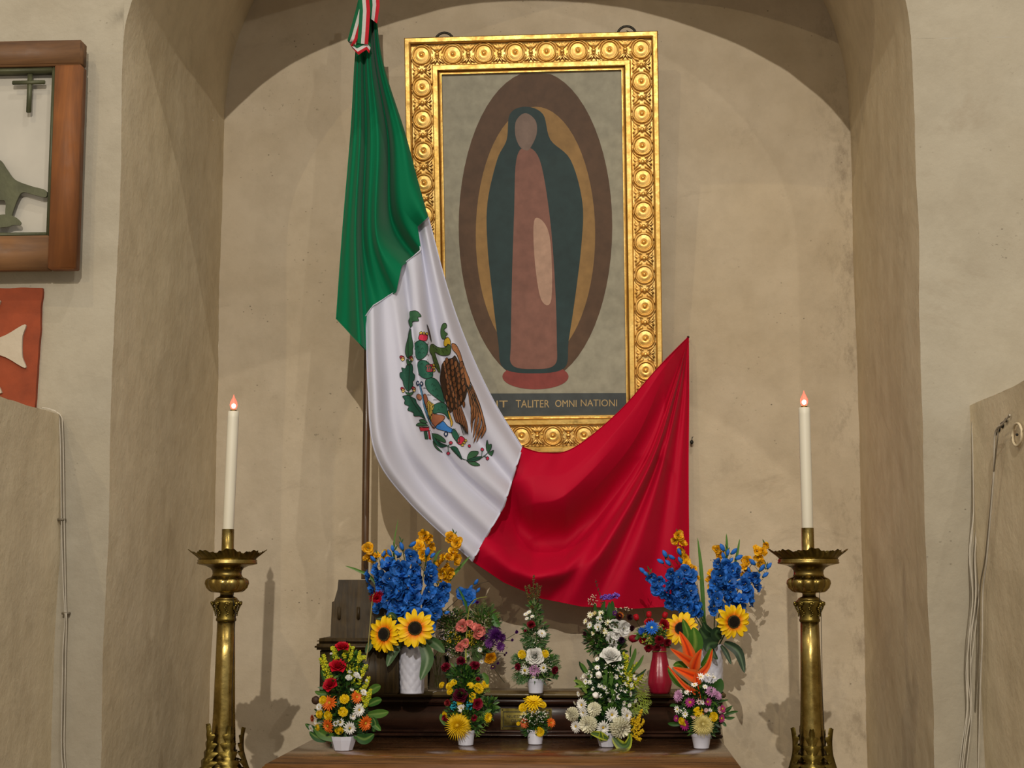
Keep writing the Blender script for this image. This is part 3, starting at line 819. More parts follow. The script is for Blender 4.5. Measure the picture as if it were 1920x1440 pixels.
# shell, water band and stone below the cactus
b_ = 'base_glyph'
blob(b_, [(278, 690), (290, 680), (310, 745), (320, 800), (345, 880), (370, 960), (410, 1020), (380, 1010), (350, 950), (318, 860), (300, 780)], lin(84, 138, 178))
blob(b_, [(252, 775), (265, 757), (290, 765), (300, 785), (290, 805), (265, 800)], lin(176, 116, 84), 3)
blob(b_, [(318, 790), (318, 762), (335, 758), (352, 810), (345, 880), (330, 850)], lin(160, 96, 66), 3)
for i in range(4): blob(b_, [(350 + i * 8, 930 + i * 8), (340 + i * 9, 860), (350 + i * 11, 812 + i * 8), (366 + i * 11, 820 + i * 8), (362 + i * 8, 900), (362 + i * 6, 960)], lin(222, 186, 84), 3, ow=0.6)
blob(b_, [(372, 965), (385, 912), (430, 920), (460, 925), (480, 945), (450, 985), (420, 1005), (400, 1030), (380, 1010)], lin(158, 96, 68))
blob(b_, [(415, 1025), (440, 985), (470, 975), (500, 1010), (540, 1040), (532, 1065), (480, 1050)], lin(52, 120, 196))
for (x, y, r) in ((264, 672, 20), (302, 675, 18), (492, 1073, 22)):
    blob(b_, [(x - r * 0.7, y), (x, y - r), (x + r * 0.7, y), (x, y + r)], lin(44, 66, 112), 4); blob(b_, [(x - r * .3, y), (x, y - r * .45), (x + r * .3, y), (x, y + r * .45)], lin(224, 224, 226), 3, outline=False, off=0.0036)
# snake
sn = 'snake'
blob(sn, [(432, 585), (395, 520), (375, 450), (358, 420), (362, 372), (385, 362), (420, 385), (470, 390), (500, 380), (510, 365), (532, 370), (534, 400), (525, 440), (490, 452), (440, 448), (400, 425), (410, 470), (440, 560)], lin(72, 98, 44), 3)
blob(sn, [(480, 370), (482, 330), (505, 305), (526, 325), (530, 365), (510, 360), (498, 378)], lin(206, 168, 40), 3)
blob(sn, [(470, 320), (455, 290), (455, 240), (470, 200), (492, 196), (500, 225), (480, 245), (492, 265), (508, 280), (490, 300), (500, 312)], lin(66, 102, 58), 3)
for p in ((385, 380), (410, 400), (440, 412), (470, 418), (500, 405), (395, 470), (410, 510), (425, 550)): qline(sn, [(p[0] - 8, p[1] - 10), (p[0] + 8, p[1] + 10)], 0.6, k=1)
# eagle: wing, body feathers, tail, claw
eg = 'eagle'
blob(eg, [(372, 345), (352, 280), (336, 205), (352, 245), (364, 290)], lin(96, 60, 52), 2)
blob(eg, [(545, 400), (540, 355), (570, 370), (600, 430), (622, 500), (650, 580), (680, 660), (670, 720), (645, 640), (610, 540), (580, 450)], lin(158, 104, 66))
blob(eg, [(450, 560), (458, 520), (495, 485), (545, 470), (565, 452), (590, 500), (615, 560), (640, 620), (660, 700), (655, 760), (632, 820), (590, 865), (545, 885), (520, 905), (500, 860), (478, 800), (455, 720), (440, 640)], DBR)
random.seed(3)
for r in range(9):
    for c_ in range(5):
        x = 468 + c_ * 36 + r * 6 + random.uniform(-5, 5) - (20 if r > 6 else 0); y = 505 + r * 44 + (c_ - 2) * 12 + random.uniform(-5, 5)
        if x > 640 or y > 860 or (r == 0 and c_ == 0): continue
        s = 1.0 if r < 7 else 0.8
        blob(eg, [(x - 8 * s, y - 22 * s), (x + 8 * s, y - 26 * s), (x + 14 * s, y + 4), (x + 2, y + 34 * s), (x - 10 * s, y + 8)], lin(138, 88, 52) if (r + c_) % 2 else lin(122, 76, 46), 3, off=0.0036, ow=0.7)
for i in range(5):
    blob(eg, [(540 + i * 17, 900 - i * 10), (560 + i * 14, 875 - i * 6), (595 + i * 14, 980), (625 + i * 9, 1085 - i * 2), (600 + i * 13, 1060 - (4 - i) * 16), (565 + i * 14, 980)], lin(150, 96, 60) if i % 2 else lin(132, 84, 52), 3, off=0.0028 + 0.0003 * i)
for (p, q, r_) in (((662, 680), (700, 820), (688, 1070)), ((668, 690), (722, 860), (700, 985)), ((672, 700), (740, 900), (700, 1112)), ((680, 690), (765, 950), (705, 1152)), ((684, 680), (790, 980), (728, 1145)), ((686, 660), (800, 1010), (770, 1110)), ((655, 690), (690, 820), (694, 920))):
    m1 = ((p[0] + q[0]) / 2 + 8, (p[1] + q[1]) / 2)
    m2 = ((q[0] + r_[0]) / 2 + 12, (q[1] + r_[1]) / 2)
    blob(eg, [(p[0] - 6, p[1]), (m1[0] + 6, m1[1]), (q[0] + 8, q[1]), (m2[0] + 8, m2[1]), r_, (m2[0] - 12, m2[1] - 6), (q[0] - 10, q[1]), (m1[0] - 10, m1[1])], lin(152, 100, 62), 3, off=0.0030, ow=0.7)
blob(eg, [(502, 890), (512, 900), (530, 950), (542, 990), (528, 1018), (522, 975), (508, 930)], lin(220, 176, 64), 3)
for key, mbx in emblem_parts.items():
    part(key, mbx, M_PRINT, wp, smooth=False, kind='stuff')

# ------------------------------------------------------------------ table and raised shelf
FLz = 0.0
p1, p2 = onz(485, 1437, ZT), onz(1391, 1437, ZT)
TY0 = (p1.y + p2.y) / 2; TX0, TX1 = p1.x, p2.x; TY1 = 6.62
table = thing('altar_table', ((TX0 + TX1) / 2, (TY0 + TY1) / 2, 0), 'long dark polished wooden altar table under the flower pots', 'table')
mb = MB(); mb.bbox(TX0, TX1, TY0, TY1, ZT - 0.045, ZT, 0.008); part('tabletop', mb, M_TABLE, table)
mb = MB(); mb.bbox(TX0 + 0.04, TX1 - 0.04, TY0 + 0.04, TY1 - 0.03, ZT - 0.16, ZT - 0.046, 0.004); part('apron', mb, M_SHELF, table)
for x in (TX0 + 0.05, TX1 - 0.13):
    for y in (TY0 + 0.05, TY1 - 0.13):
        mb = MB(); mb.bbox(x, x + 0.08, y, y + 0.08, 0.001, ZT - 0.161, 0.006); part('leg', mb, M_TABLE, table)
gl, gr = onz(600, 1385, ZT), onz(1350, 1382, ZT)
GY0 = (gl.y + gr.y) / 2; GX0, GX1 = gl.x, gr.x; GY1 = onz(1060, 1291, GZ).y
shelf = thing('altar_shelf', ((GX0 + GX1) / 2, GY0, ZT), 'raised dark wooden shelf at the back of the altar table', 'shelf')
mb = MB(); mb.bbox(GX0, GX1, GY0 + 0.03, GY1, ZT + 0.001, GZ - 0.022, 0.003); part('body', mb, M_SHELF, shelf)
mb = MB(); mb.bbox(GX0 - 0.02, GX1 + 0.02, GY0 - 0.012, GY1 + 0.01, GZ - 0.020, GZ, 0.005); part('top_board', mb, M_SHELFTOP, shelf)
mb = MB(); mb.bbox(GX0 - 0.008, GX1 + 0.008, GY0 + 0.008, GY0 + 0.05, GZ - 0.052, GZ - 0.0215, 0.006); part('cornice_moulding', mb, M_SHELF, shelf)
mb = MB()
mb.bbox(GX0 - 0.006, GX1 + 0.006, GY0 - 0.004, GY0 + 0.05, ZT + 0.0012, ZT + 0.016, 0.004)
mb.bbox(GX0, GX1, GY0 + 0.010, GY0 + 0.05, ZT + 0.0165, ZT + 0.028, 0.004)
part('base_moulding', mb, M_SHELF, shelf)
# brass plaque
YPq = GY0 + 0.028
onp = lambda x, y, o=0.0: at(x, y, YPq - o)
a, b_ = onp(939, 1368), onp(1034.5, 1328.5)
mb = MB(); mb.bbox(a.x, b_.x, YPq - 0.0035, YPq + 0.003, a.z, b_.z, 0.0008)
plaque = part('plaque', mb, M_PLAQUE, shelf)
mb = MB()
def barq(x0, x1, y0, y1):
    p, q = onp(x0, y1), onp(x1, y0); mb.box(p.x, q.x, YPq - 0.0045, YPq - 0.003, p.z, q.z)
for y in (1334.3, 1361.2): barq(943.5, 1030, y, y + 0.9)
for x in (943.5, 1029.3): barq(x, x + 0.8, 1334.3, 1362)
part('engraved_border', mb, M_BLACK, plaque, smooth=False)
for (x, y) in ((942, 1331), (942, 1364.8), (1031, 1331.5), (1031, 1365)):
    mb = MB(); mb.ball(onp(x, y, 0.004), 0.0026, sub=2, sc=(1, 0.5, 1)); part('screw', mb, M_BLACK, plaque)
text_mesh([('NUESTRA SRA DE', 950, 1024, 1346, 1341), ('GUADALUPE', 958, 1016, 1353.6, 1348.2)], lambda x, y: onp(x, y, 0.0042), M_BLACK, plaque)

# ------------------------------------------------------------------ candlesticks with electric candles
ks = YF / F
def zc(py): return at(972, py, YF).z
prof_up = [ (13.5, 1161), (17, 1165), (20.5, 1330), (24, 1440)]
def candlestick(px, label, clabel, turn):
    c = at(px, 1160, YF); cx = c.x
    root = thing('candlestick', (cx, YF, 0), label, 'candlestick', None)
    O = Vector((cx, YF, 0))
    J = lambda lst: [(r * ks, zc(y)) for r, y in lst]
    # foot down to the floor
    mb = MB(); mb.lathe([(0.17, 0.002), (0.17, 0.05), (0.14, 0.08), (0.12, 0.12), (0.09, 0.2), (0.06, 0.3), (0.075, 0.36), (0.05, 0.42), (0.05, 0.55)], 32, O); part('foot', mb, M_BRASS, root)
    mb = MB(); mb.lathe([(0.05, 0.551), (0.062, 0.62), (0.086, 0.72), (0.094, 0.82), (0.085, 0.92), (0.062, zc(1440)), (0.046, zc(1428))], 32, O); part('swelling', mb, M_BRASS, root)
    mb = MB()
    mb.lathe(J([(26, 1432), (24, 1420), (22.5, 1380), (20.6, 1330), (18.6, 1240), (17, 1166)]), 40, O, rad=lambda r, z, a: r * (1 - 0.03 * abs(math.sin(a * 4 + 0.4))))
    part('shaft', mb, M_BRASS, root)
    # acanthus leaves hugging the bottom of the shaft
    for k_ in range(5):
        mb = MB()
        a0 = 2 * PI * k_ / 5 + turn
        P = []
        N = 22
        for i in range(N + 1):
            t = i / N
            y = lerp(1452, 1362 if k_ else 1368, t)
            rr = (27 + 20 * (1 - t) ** 1.6 + 20 * max(0, t - 0.45) ** 1.3) * ks
            wd = (23 * (1 - t * 0.72) * (1 + 0.42 * math.sin(t * 34))) * ks * (1 if t < 0.93 else 0.45)
            row = []
            for s in (-1, -0.6, -0.25, 0, 0.25, 0.6, 1):
                ad = s * wd / rr
                r2 = rr + (0.006 * (1 - abs(s)) - 0.003 * abs(s)) + 0.002 * math.cos(s * 9)
                row.append(O + Vector((r2 * math.cos(a0 + ad), r2 * math.sin(a0 + ad), zc(y - 3 * abs(s) * math.sin(t * 34)))))
            P.append(row)
        mb.grid(P, 0, 0); part('acanthus_leaf', mb, M_BRASSDARK, root)
    mb = MB(); mb.lathe(J([(17.2, 1166), (19, 1164), (19, 1160.5), (18, 1159), (18.5, 1150), (20.5, 1140), (23.5, 1131), (24, 1127), (21, 1124)]), 36, O)
    for k_ in range(8):      # volutes and leaf tips of the capital
        a = 2 * PI * k_ / 8 + turn
        for i in range(9):
            t = i / 8
            rr = (20 + 7.5 * t ** 1.6) * ks
            mb.ball(O + Vector((rr * math.cos(a + 0.16 * math.sin(t * 8)), rr * math.sin(a + 0.16 * math.sin(t * 8)), zc(1154 - 24 * t))), (1.7 + 1.3 * t) * ks, sub=1)
        mb.ball(O + Vector((25.5 * ks * math.cos(a), 25.5 * ks * math.sin(a), zc(1132))), 4.0 * ks, sub=2)
    part('capital', mb, M_BRASSDARK, root)
    mb = MB(); mb.lathe(J([(21, 1124.5), (20, 1122), (17, 1120), (12.5, 1118), (12, 1113), (14, 1111.5)]), 32, O); part('neck_ring', mb, M_BRASS, root)
    # gadrooned knop
    def rg(r, z, a):
        return r * (1 - 0.17 * (1 - abs(math.sin(a * 5 + turn)) ** 0.4)) if r > 29 * ks else r
    mb = MB(); mb.lathe(J([(14, 1111.6), (28, 1110.5), (33, 1108), (38.5, 1102), (41.5, 1094), (40.5, 1088), (36, 1084), (31, 1082.5), (29, 1081)]), 80, O, rad=rg); part('knop', mb, M_BRASS, root)
    mb = MB(); mb.lathe(J([(29, 1081.2), (27, 1076), (27.5, 1070), (31, 1065), (40, 1060.5), (52, 1058.2), (55.5, 1057.5), (56.5, 1055), (55, 1053), (56, 1051), (54, 1048), (20, 1047), (13, 1046)]), 48, O); part('drip_pan', mb, M_BRASS, root)
    # leafy crown round the pan: eight pointed leaves
    mb = MB(); P = []
    NA = 192
    for j in range(9):
        t = j / 8; row = []
        for i in range(NA):
            a = 2 * PI * i / NA; ph = (a * 8 / (2 * PI) + turn * 0.6) % 1; q = abs(ph - 0.5) * 2
            big = 1 if int(a * 8 / (2 * PI) + turn * 0.6) % 2 == 0 else 0.72
            tip = (1 - q) ** 0.8 * big
            r2 = (52 + t * (9 + 14 * tip) + 1.0 * math.sin(ph * 22) * t) * ks
            zz_ = zc(1050 - t ** 0.8 * (12 + 9 * tip)) + 0.0025 * math.sin(ph * 25 + t * 4) * t
            row.append(O + Vector((r2 * math.cos(a), r2 * math.sin(a), zz_)))
        P.append(row)
    mb.grid(P, 0, 0, closeu=True); part('leaf_crown', mb, M_BRASSDARK, root)
    mb = MB(); mb.lathe(J([(12.2, 1047), (11.6, 1040), (11.4, 991), (10.4, 991), (10.4, 1000)]), 32, O); part('socket', mb, M_BRASS, root)
    mb = MB(); x = cx + 0.036
    mb.tube([(x - 0.004, YF - 0.03, zc(1108)), (x - 0.006, YF - 0.035, zc(1122)), (x + 0.0, YF - 0.02, zc(1150)), (x - 0.003, YF - 0.03, zc(1300)), (x + 0.002, YF - 0.03, zc(1420))], 0.0011, 5)
    part('power_cord', mb, M_BLACK, root)
    # the candle standing in the socket
    cr_ = thing('electric_candle', (cx, YF, zc(1003)), clabel, 'candle')
    lean = Vector((0.010 if turn < 0.5 else -0.002, 0, 0))
    mb = MB()
    rows_ = [(10.2, 1002), (10.2, 992), (10.6, 986), (10.8, 900), (10.8, 780), (10.5, 768.5), (9.5, 767.6), (4, 767.8)]
    zb = zc(1002); zt = zc(768)
    M_ = None
    mb.lathe([(r * ks, zc(y)) for r, y in rows_], 28, O)
    for i, v in enumerate(mb.v):
        t = (v[2] - zb) / (zt - zb); mb.v[i] = (v[0] + lean.x * t, v[1], v[2])
    part('candle_tube', mb, M_CANDLE, cr_)
    T = O + lean
    mb = MB(); mb.lathe([(5.5 * ks, zc(767.8)), (6.4 * ks, zc(766.5)), (4.6 * ks, zc(764.5))], 20, T); part('bulb_collar', mb, M_BRASSDARK, cr_)
    mb = MB(); mb.lathe(J([(4.4, 764.8), (6.6, 760), (7.4, 756), (6.8, 751), (4.6, 746.5), (2.2, 742), (1.0, 738), (0.3, 736)]), 20, T); bl = part('flame_bulb', mb, M_BULB, cr_)
    mb = MB(); mb.ball(T + Vector((0, 0, zc(757.5))), 3.6 * ks, sub=2, sc=(1, 1, 1.2)); part('glowing_core', mb, M_GLOW, cr_)
    return root
candlestick(424, 'tall brass candlestick on the left, in front of the left niche corner', 'white electric candle with pink flame bulb on the left candlestick', 0.25)
candlestick(1518, 'tall brass candlestick on the right, beside the blue and yellow flowers', 'white electric candle with pink flame bulb on the right candlestick', 0.8)

# ------------------------------------------------------------------ wooden framed metal relief on the left wall
YW = YF - 0.02
def wz(px, py, Y=YF - 0.10): return at(px, py, Y)
wf_tl = wz(146, 75); wf_br = wz(149, 504)
X1 = wz(147, 300).x; Z1 = wz(146, 75).z; Z0 = wz(149, 503).z
pxm = (YF - 0.10) / F
X0 = X1 - 330 * pxm; bw = 53 * pxm
relief = thing('framed_relief', ((X0 + X1) / 2, YF - 0.05, Z0), 'thick honey wood frame with a green metal animal and cross on a pale panel', 'relief')
fy0, fy1 = YF - 0.105, YF - 0.045
mb = MB(); mb.bbox(X1 - bw, X1, fy0 + 0.001, fy1, Z0 + 0.0005, Z1 - bw + 0.004, 0.003); part('stile', mb, M_FRAMEWOOD_V, relief)
mb = MB(); mb.bbox(X0, X0 + bw, fy0 + 0.001, fy1, Z0 + 0.0005, Z1 - bw + 0.004, 0.003); part('stile', mb, M_FRAMEWOOD_V, relief)
mb = MB(); mb.bbox(X0, X1 - 0.0005, fy0 - 0.002, fy1, Z1 - bw + 0.0045, Z1, 0.006); part('rail', mb, M_FRAMEWOOD_H, relief)
mb = MB(); mb.bbox(X0 + bw + 0.001, X1 - bw - 0.001, fy0 + 0.002, fy1, Z0 + 0.0005, Z0 + 66 * pxm, 0.003); part('rail', mb, M_FRAMEWOOD_H, relief)
ix0, ix1, iz0, iz1 = X0 + bw, X1 - bw, Z0 + 66 * pxm, Z1 - bw
mb = MB(); mb.box(ix0 - 0.02, ix1 + 0.02, fy1 - 0.008, fy1 + 0.004, iz0 - 0.02, iz1 + 0.02); part('backing_panel', mb, M_PANEL, relief, smooth=False)
gw = 0.014
mb = MB()
mb.bbox(ix1 - gw, ix1, fy0 + 0.012, fy1 - 0.008, iz0, iz1, 0.002); mb.bbox(ix0, ix0 + gw, fy0 + 0.012, fy1 - 0.008, iz0, iz1, 0.002)
mb.bbox(ix0 + gw, ix1 - gw, fy0 + 0.013, fy1 - 0.008, iz0, iz0 + gw, 0.002); mb.bbox(ix0 + gw, ix1 - gw, fy0 + 0.013, fy1 - 0.008, iz1 - gw * 1.2, iz1, 0.002)
part('metal_border', mb, M_GREENMETAL, relief)
ym = fy0 + 0.030
w_ = lambda x, y: wz(x, y, ym)
mb = MB()
a, b_ = w_(50, 212), w_(62, 137); mb.bbox(a.x, b_.x, ym - 0.008, ym, a.z, b_.z, 0.002)
a, b_ = w_(24, 160), w_(86, 151.5); mb.bbox(a.x, b_.x, ym - 0.010, ym - 0.002, a.z, b_.z, 0.002)
part('metal_cross', mb, M_GREENMETAL, relief)
def plate(name, pts, y0, y1, root, mat):
    pp = smooth_poly(pts, 5)
    v = [Vector((w_(x, y).x, y0, w_(x, y).z)) for x, y in pp]; n = len(v)
    tri = geometry.tessellate_polygon([[Vector((x, y, 0)) for x, y in pp]])
    mb = MB()
    vb = [Vector((p.x, y1, p.z)) for p in v]
    mb.add(v + vb, [tuple(t) for t in tri] + [tuple(n + i for i in reversed(t)) for t in tri] + [(i, (i + 1) % n, n + (i + 1) % n, n + i) for i in range(n)])
    return part(name, mb, mat, root, smooth=False)
plate('metal_animal', [(-126, 318), (-110, 296), (-70, 300), (-30, 292), (0, 300), (14, 318), (30, 338), (60, 350), (87, 358), (87, 371), (64, 366), (44, 362), (34, 376), (26, 398), (22, 408), (12, 404), (12, 380), (0, 376), (-40, 378), (-46, 404), (-58, 404), (-60, 372), (-96, 360), (-104, 404), (-114, 404), (-116, 350)], ym - 0.010, ym, relief, M_GREENMETAL)
plate('metal_ground', [(-150, 410), (-80, 402), (-20, 406), (12, 404), (30, 408), (42, 418), (40, 424), (28, 424), (10, 428), (-60, 432), (-150, 430)], ym - 0.016, ym - 0.011, relief, M_GREENMETAL)

# red painted panel with a plaster cross below it
rc = thing('red_cross_panel', at(0, 650, YF), 'terracotta red square with a flared plaster cross beneath the wooden frame', 'wall panel')
wy = lambda x, y, o: at(x, y, YF - o)
pr = (YF) / F
xr = at(81, 600, YF).x; xl = xr - 240 * pr; zt_, zb_ = at(80, 541, YF).z, at(70, 765, YF).z
mb = MB()
N = 26
def redfront(u, v):
    p = Vector((lerp(xl, xr - 0.012 * v, u), YF - 0.016, lerp(zt_, zb_, v)))
    e = 0.004 * noise.noise(p * 25)
    return p + Vector((e, e * 0.6, e))
G = [[redfront(i / N, j / N) for i in range(N + 1)] for j in range(N + 1)]
mb.grid(G, 0, 0)
edge = G[0] + [r[-1] for r in G[1:]] + list(reversed(G[-1]))[1:] + [r[0] for r in reversed(G[:-1])]
mb.grid([edge, [Vector((p.x, YF + 0.02, p.z)) for p in edge]], 0, 0)
redp = part('red_field', mb, M_TERRA, rc)
ccx, ccy = -39, 650
def arm(a):
    ca, sa = math.cos(a), math.sin(a)
    pts = [(16, -8), (50, -22), (86, -42), (81, -20), (80, 0), (81, 20), (86, 40), (50, 20), (16, 8)]
    pp = smooth_poly([(ccx + u * ca - v * sa, ccy + u * sa + v * ca) for u, v in pts], 4)
    v = [wy(x, y, 0.026) for x, y in pp]; n = len(v); vb = [Vector((p.x, YF, p.z)) for p in v]
    tri = geometry.tessellate_polygon([[Vector((x, y, 0)) for x, y in pp]])
    mb = MB(); mb.add(v + vb, [tuple(t) for t in tri] + [(i, (i + 1) % n, n + (i + 1) % n, n + i) for i in range(n)])
    part('cross_arm', mb, M_RELIEF, rc, smooth=False)
for q in range(4): arm(q * PI / 2)

# ------------------------------------------------------------------ cables
def cable(name, pts, r, mat, root):
    pts = [Vector(p) for p in pts]
    out = []
    for i in range(len(pts) - 1):
        for j in range(5):
            q = [pts[min(max(i + d, 0), len(pts) - 1)] for d in (-1, 0, 1, 2)]
            out.append(Vector(cr(*[tuple(x) for x in q], j / 5)))
    out.append(pts[-1])
    mb = MB(); mb.tube(out, r, 6); return part(name, mb, mat, root)
cl = thing('cable_bundle', at(115, 1000, YF), 'thin white cables running down the edge of the left wall block', 'cables')
yc = YF - 0.022
for k_ in range(3):
    o = k_ * 2.6
    cable('cable', [wy(78 - k_, 764 + k_, -0.02 + 0.05), wy(97 + o * .6, 768 + k_, 0.028), wy(109 + o, 776 + k_ * 2, 0.026), wy(112 + o, 800, 0.024), wy(114 + o, 880, 0.024), wy(115 + o, 975, 0.024), wy(118 + o * 0.8, 1080, 0.024), wy(121 + o * 0.5, 1140, 0.024), wy(122 + o * .5, 1160, 0.032), wy(118 + o, 1220, 0.024), wy(116 + o, 1330, 0.024), wy(115 + o, 1400, 0.024), wy(119 + o, 1460, 0.024)], 0.0021, M_CABLE if k_ != 1 else M_CABLEDARK, cl)
for (x, y) in ((114, 974), (122, 1150)):
    mb = MB(); p = wy(x, y, 0.024); mb.bbox(p.x - 0.011, p.x + 0.013, p.y - 0.006, p.y + 0.02, p.z - 0.004, p.z + 0.004, 0.001); part('clip', mb, M_CABLEDARK, cl)
cr2 = thing('cable_bundle', at(1832, 1000, YF), 'tangled bundle of pale cables hanging beside the right wall block', 'cables')
random.seed(11)
for k_ in range(8):
    o = k_ * 2.4
    pts = []
    for (x, y) in ((1826, 757), (1822, 800), (1821, 880), (1822, 960), (1820, 1040), (1822, 1120), (1816, 1200), (1812, 1260), (1814, 1330), (1806, 1400), (1800, 1460)):
        pts.append(wy(x + o * (1 if y < 1150 else 0.7) + random.uniform(-2.2, 2.2) - (3 if y > 1000 else 0), y, 0.022 + 0.006 * (k_ % 3)))
    cable('cable', pts, 0.0019, M_CABLE if k_ % 3 else M_CABLEDARK, cr2)
ls = thing('cable_pair', at(1870, 900, YF), 'two grey cables dropping from a dark hole in the right wall block', 'cables')
def onblock(px, py, off=0.026):
    d = MC @ Vector(((px - 960) / F, -(py - 720) / F, -1)); t = (XBR - off) / d.x
    return CAM + d * t
cable('cable', [onblock(1893, 778), onblock(1880, 795, 0.030), onblock(1866, 812, 0.030), onblock(1864, 880, 0.028), onblock(1858, 960, 0.028), onblock(1850, 1050, 0.028), onblock(1843, 1110, 0.028), onblock(1842, 1200), onblock(1838, 1300), onblock(1834, 1460)], 0.003, M_CABLE, ls)
cable('cable', [onblock(1893, 780), onblock(1874, 800, 0.022), onblock(1870, 825, 0.030), onblock(1862, 900, 0.028), onblock(1848, 1040, 0.028), onblock(1838, 1100, 0.030), onblock(1836, 1180), onblock(1830, 1300), onblock(1822, 1460)], 0.0024, M_CABLEDARK, ls)
mb = MB()
for (x, y, r) in ((1892, 780, 4), (1886, 788, 5), (1879, 797, 7), (1873, 804, 7), (1868, 812, 5)): mb.ball(onblock(x, y, 0.004), r * 0.0016, sub=1, sc=(0.5, 1.6, 1))
part('cable_hole', mb, M_BLACK, ls)
ring = thing('wall_ring', onblock(1906, 814, 0), 'shallow round plaster boss with a screw on the right wall block', 'wall fitting')
mb = MB(); c = onblock(1907, 815, 0.004)
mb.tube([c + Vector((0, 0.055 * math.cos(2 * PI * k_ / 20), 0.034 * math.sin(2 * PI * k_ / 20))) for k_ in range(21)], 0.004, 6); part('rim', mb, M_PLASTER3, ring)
mb = MB(); mb.ball(c, 0.005, sub=1); part('screw', mb, M_BLACK, ring)
# small hook on the back wall, right of the red cloth
hk = thing('wall_hook', at(1297, 830, YB), 'small dark metal hook on the wall right of the red cloth', 'hook')
mb = MB(); c = at(1297, 829, YB - 0.028)
mb.ball(c, 0.010, sub=2, sc=(0.8, 0.7, 1)); part('hook_body', mb, M_IRON, hk)
mb = MB(); mb.tube([c, c + Vector((0.002, -0.012, 0.022)), c + Vector((0.006, -0.01, 0.022))], 0.0018, 6); mb.tube([c, c + Vector((0, 0.03, 0))], 0.003, 6); part('hook_pin', mb, M_IRON, hk)

# ================================================================== flowers
random.seed(21)
Y_POT = None
W_, YEL, ORG = lin(255, 254, 250), lin(252, 214, 10), lin(246, 122, 38)
CREAM, LILAC, MAG = lin(255, 252, 226), lin(206, 152, 196), lin(164, 30, 120)
BLUE, REDR, DRED = lin(40, 116, 214), lin(206, 16, 44), lin(128, 12, 44)
G1, G2, G3, G4 = lin(44, 84, 28), lin(74, 112, 40), lin(110, 138, 52), lin(26, 58, 26)
def cj(c, k=0.15):
    s = 1 + random.uniform(-k, k); return tuple(max(0, x * s) for x in c)
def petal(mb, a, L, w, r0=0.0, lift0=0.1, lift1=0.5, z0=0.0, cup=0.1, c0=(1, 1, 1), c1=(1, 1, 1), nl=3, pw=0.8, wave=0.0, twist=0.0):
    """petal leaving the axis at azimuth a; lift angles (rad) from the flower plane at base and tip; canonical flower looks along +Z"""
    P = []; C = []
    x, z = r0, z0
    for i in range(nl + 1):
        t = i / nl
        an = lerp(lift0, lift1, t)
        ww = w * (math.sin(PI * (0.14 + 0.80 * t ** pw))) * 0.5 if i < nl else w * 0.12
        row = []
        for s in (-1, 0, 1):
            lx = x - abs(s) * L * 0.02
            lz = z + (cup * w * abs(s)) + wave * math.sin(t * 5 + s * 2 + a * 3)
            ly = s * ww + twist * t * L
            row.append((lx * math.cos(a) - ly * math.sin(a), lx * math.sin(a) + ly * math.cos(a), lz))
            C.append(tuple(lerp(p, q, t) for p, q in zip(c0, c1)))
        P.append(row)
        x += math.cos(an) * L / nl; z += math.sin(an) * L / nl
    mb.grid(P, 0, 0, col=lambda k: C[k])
def disc(mb, r, z, h, c, n=14, c2=None):
    prof = [(r, z), (r * 0.92, z + h * 0.5), (r * 0.6, z + h * 0.92), (r * 0.1, z + h)]
    b0 = len(mb.v)
    mb.lathe(prof, n, col=c, caps=False); mb.c[b0:] = [c if i < 2 * n else (c2 or c) for i in range(len(mb.v) - b0)]
    mb.f.append(tuple(b0 + 3 * n + i for i in range(n))); mb.m.append(0)
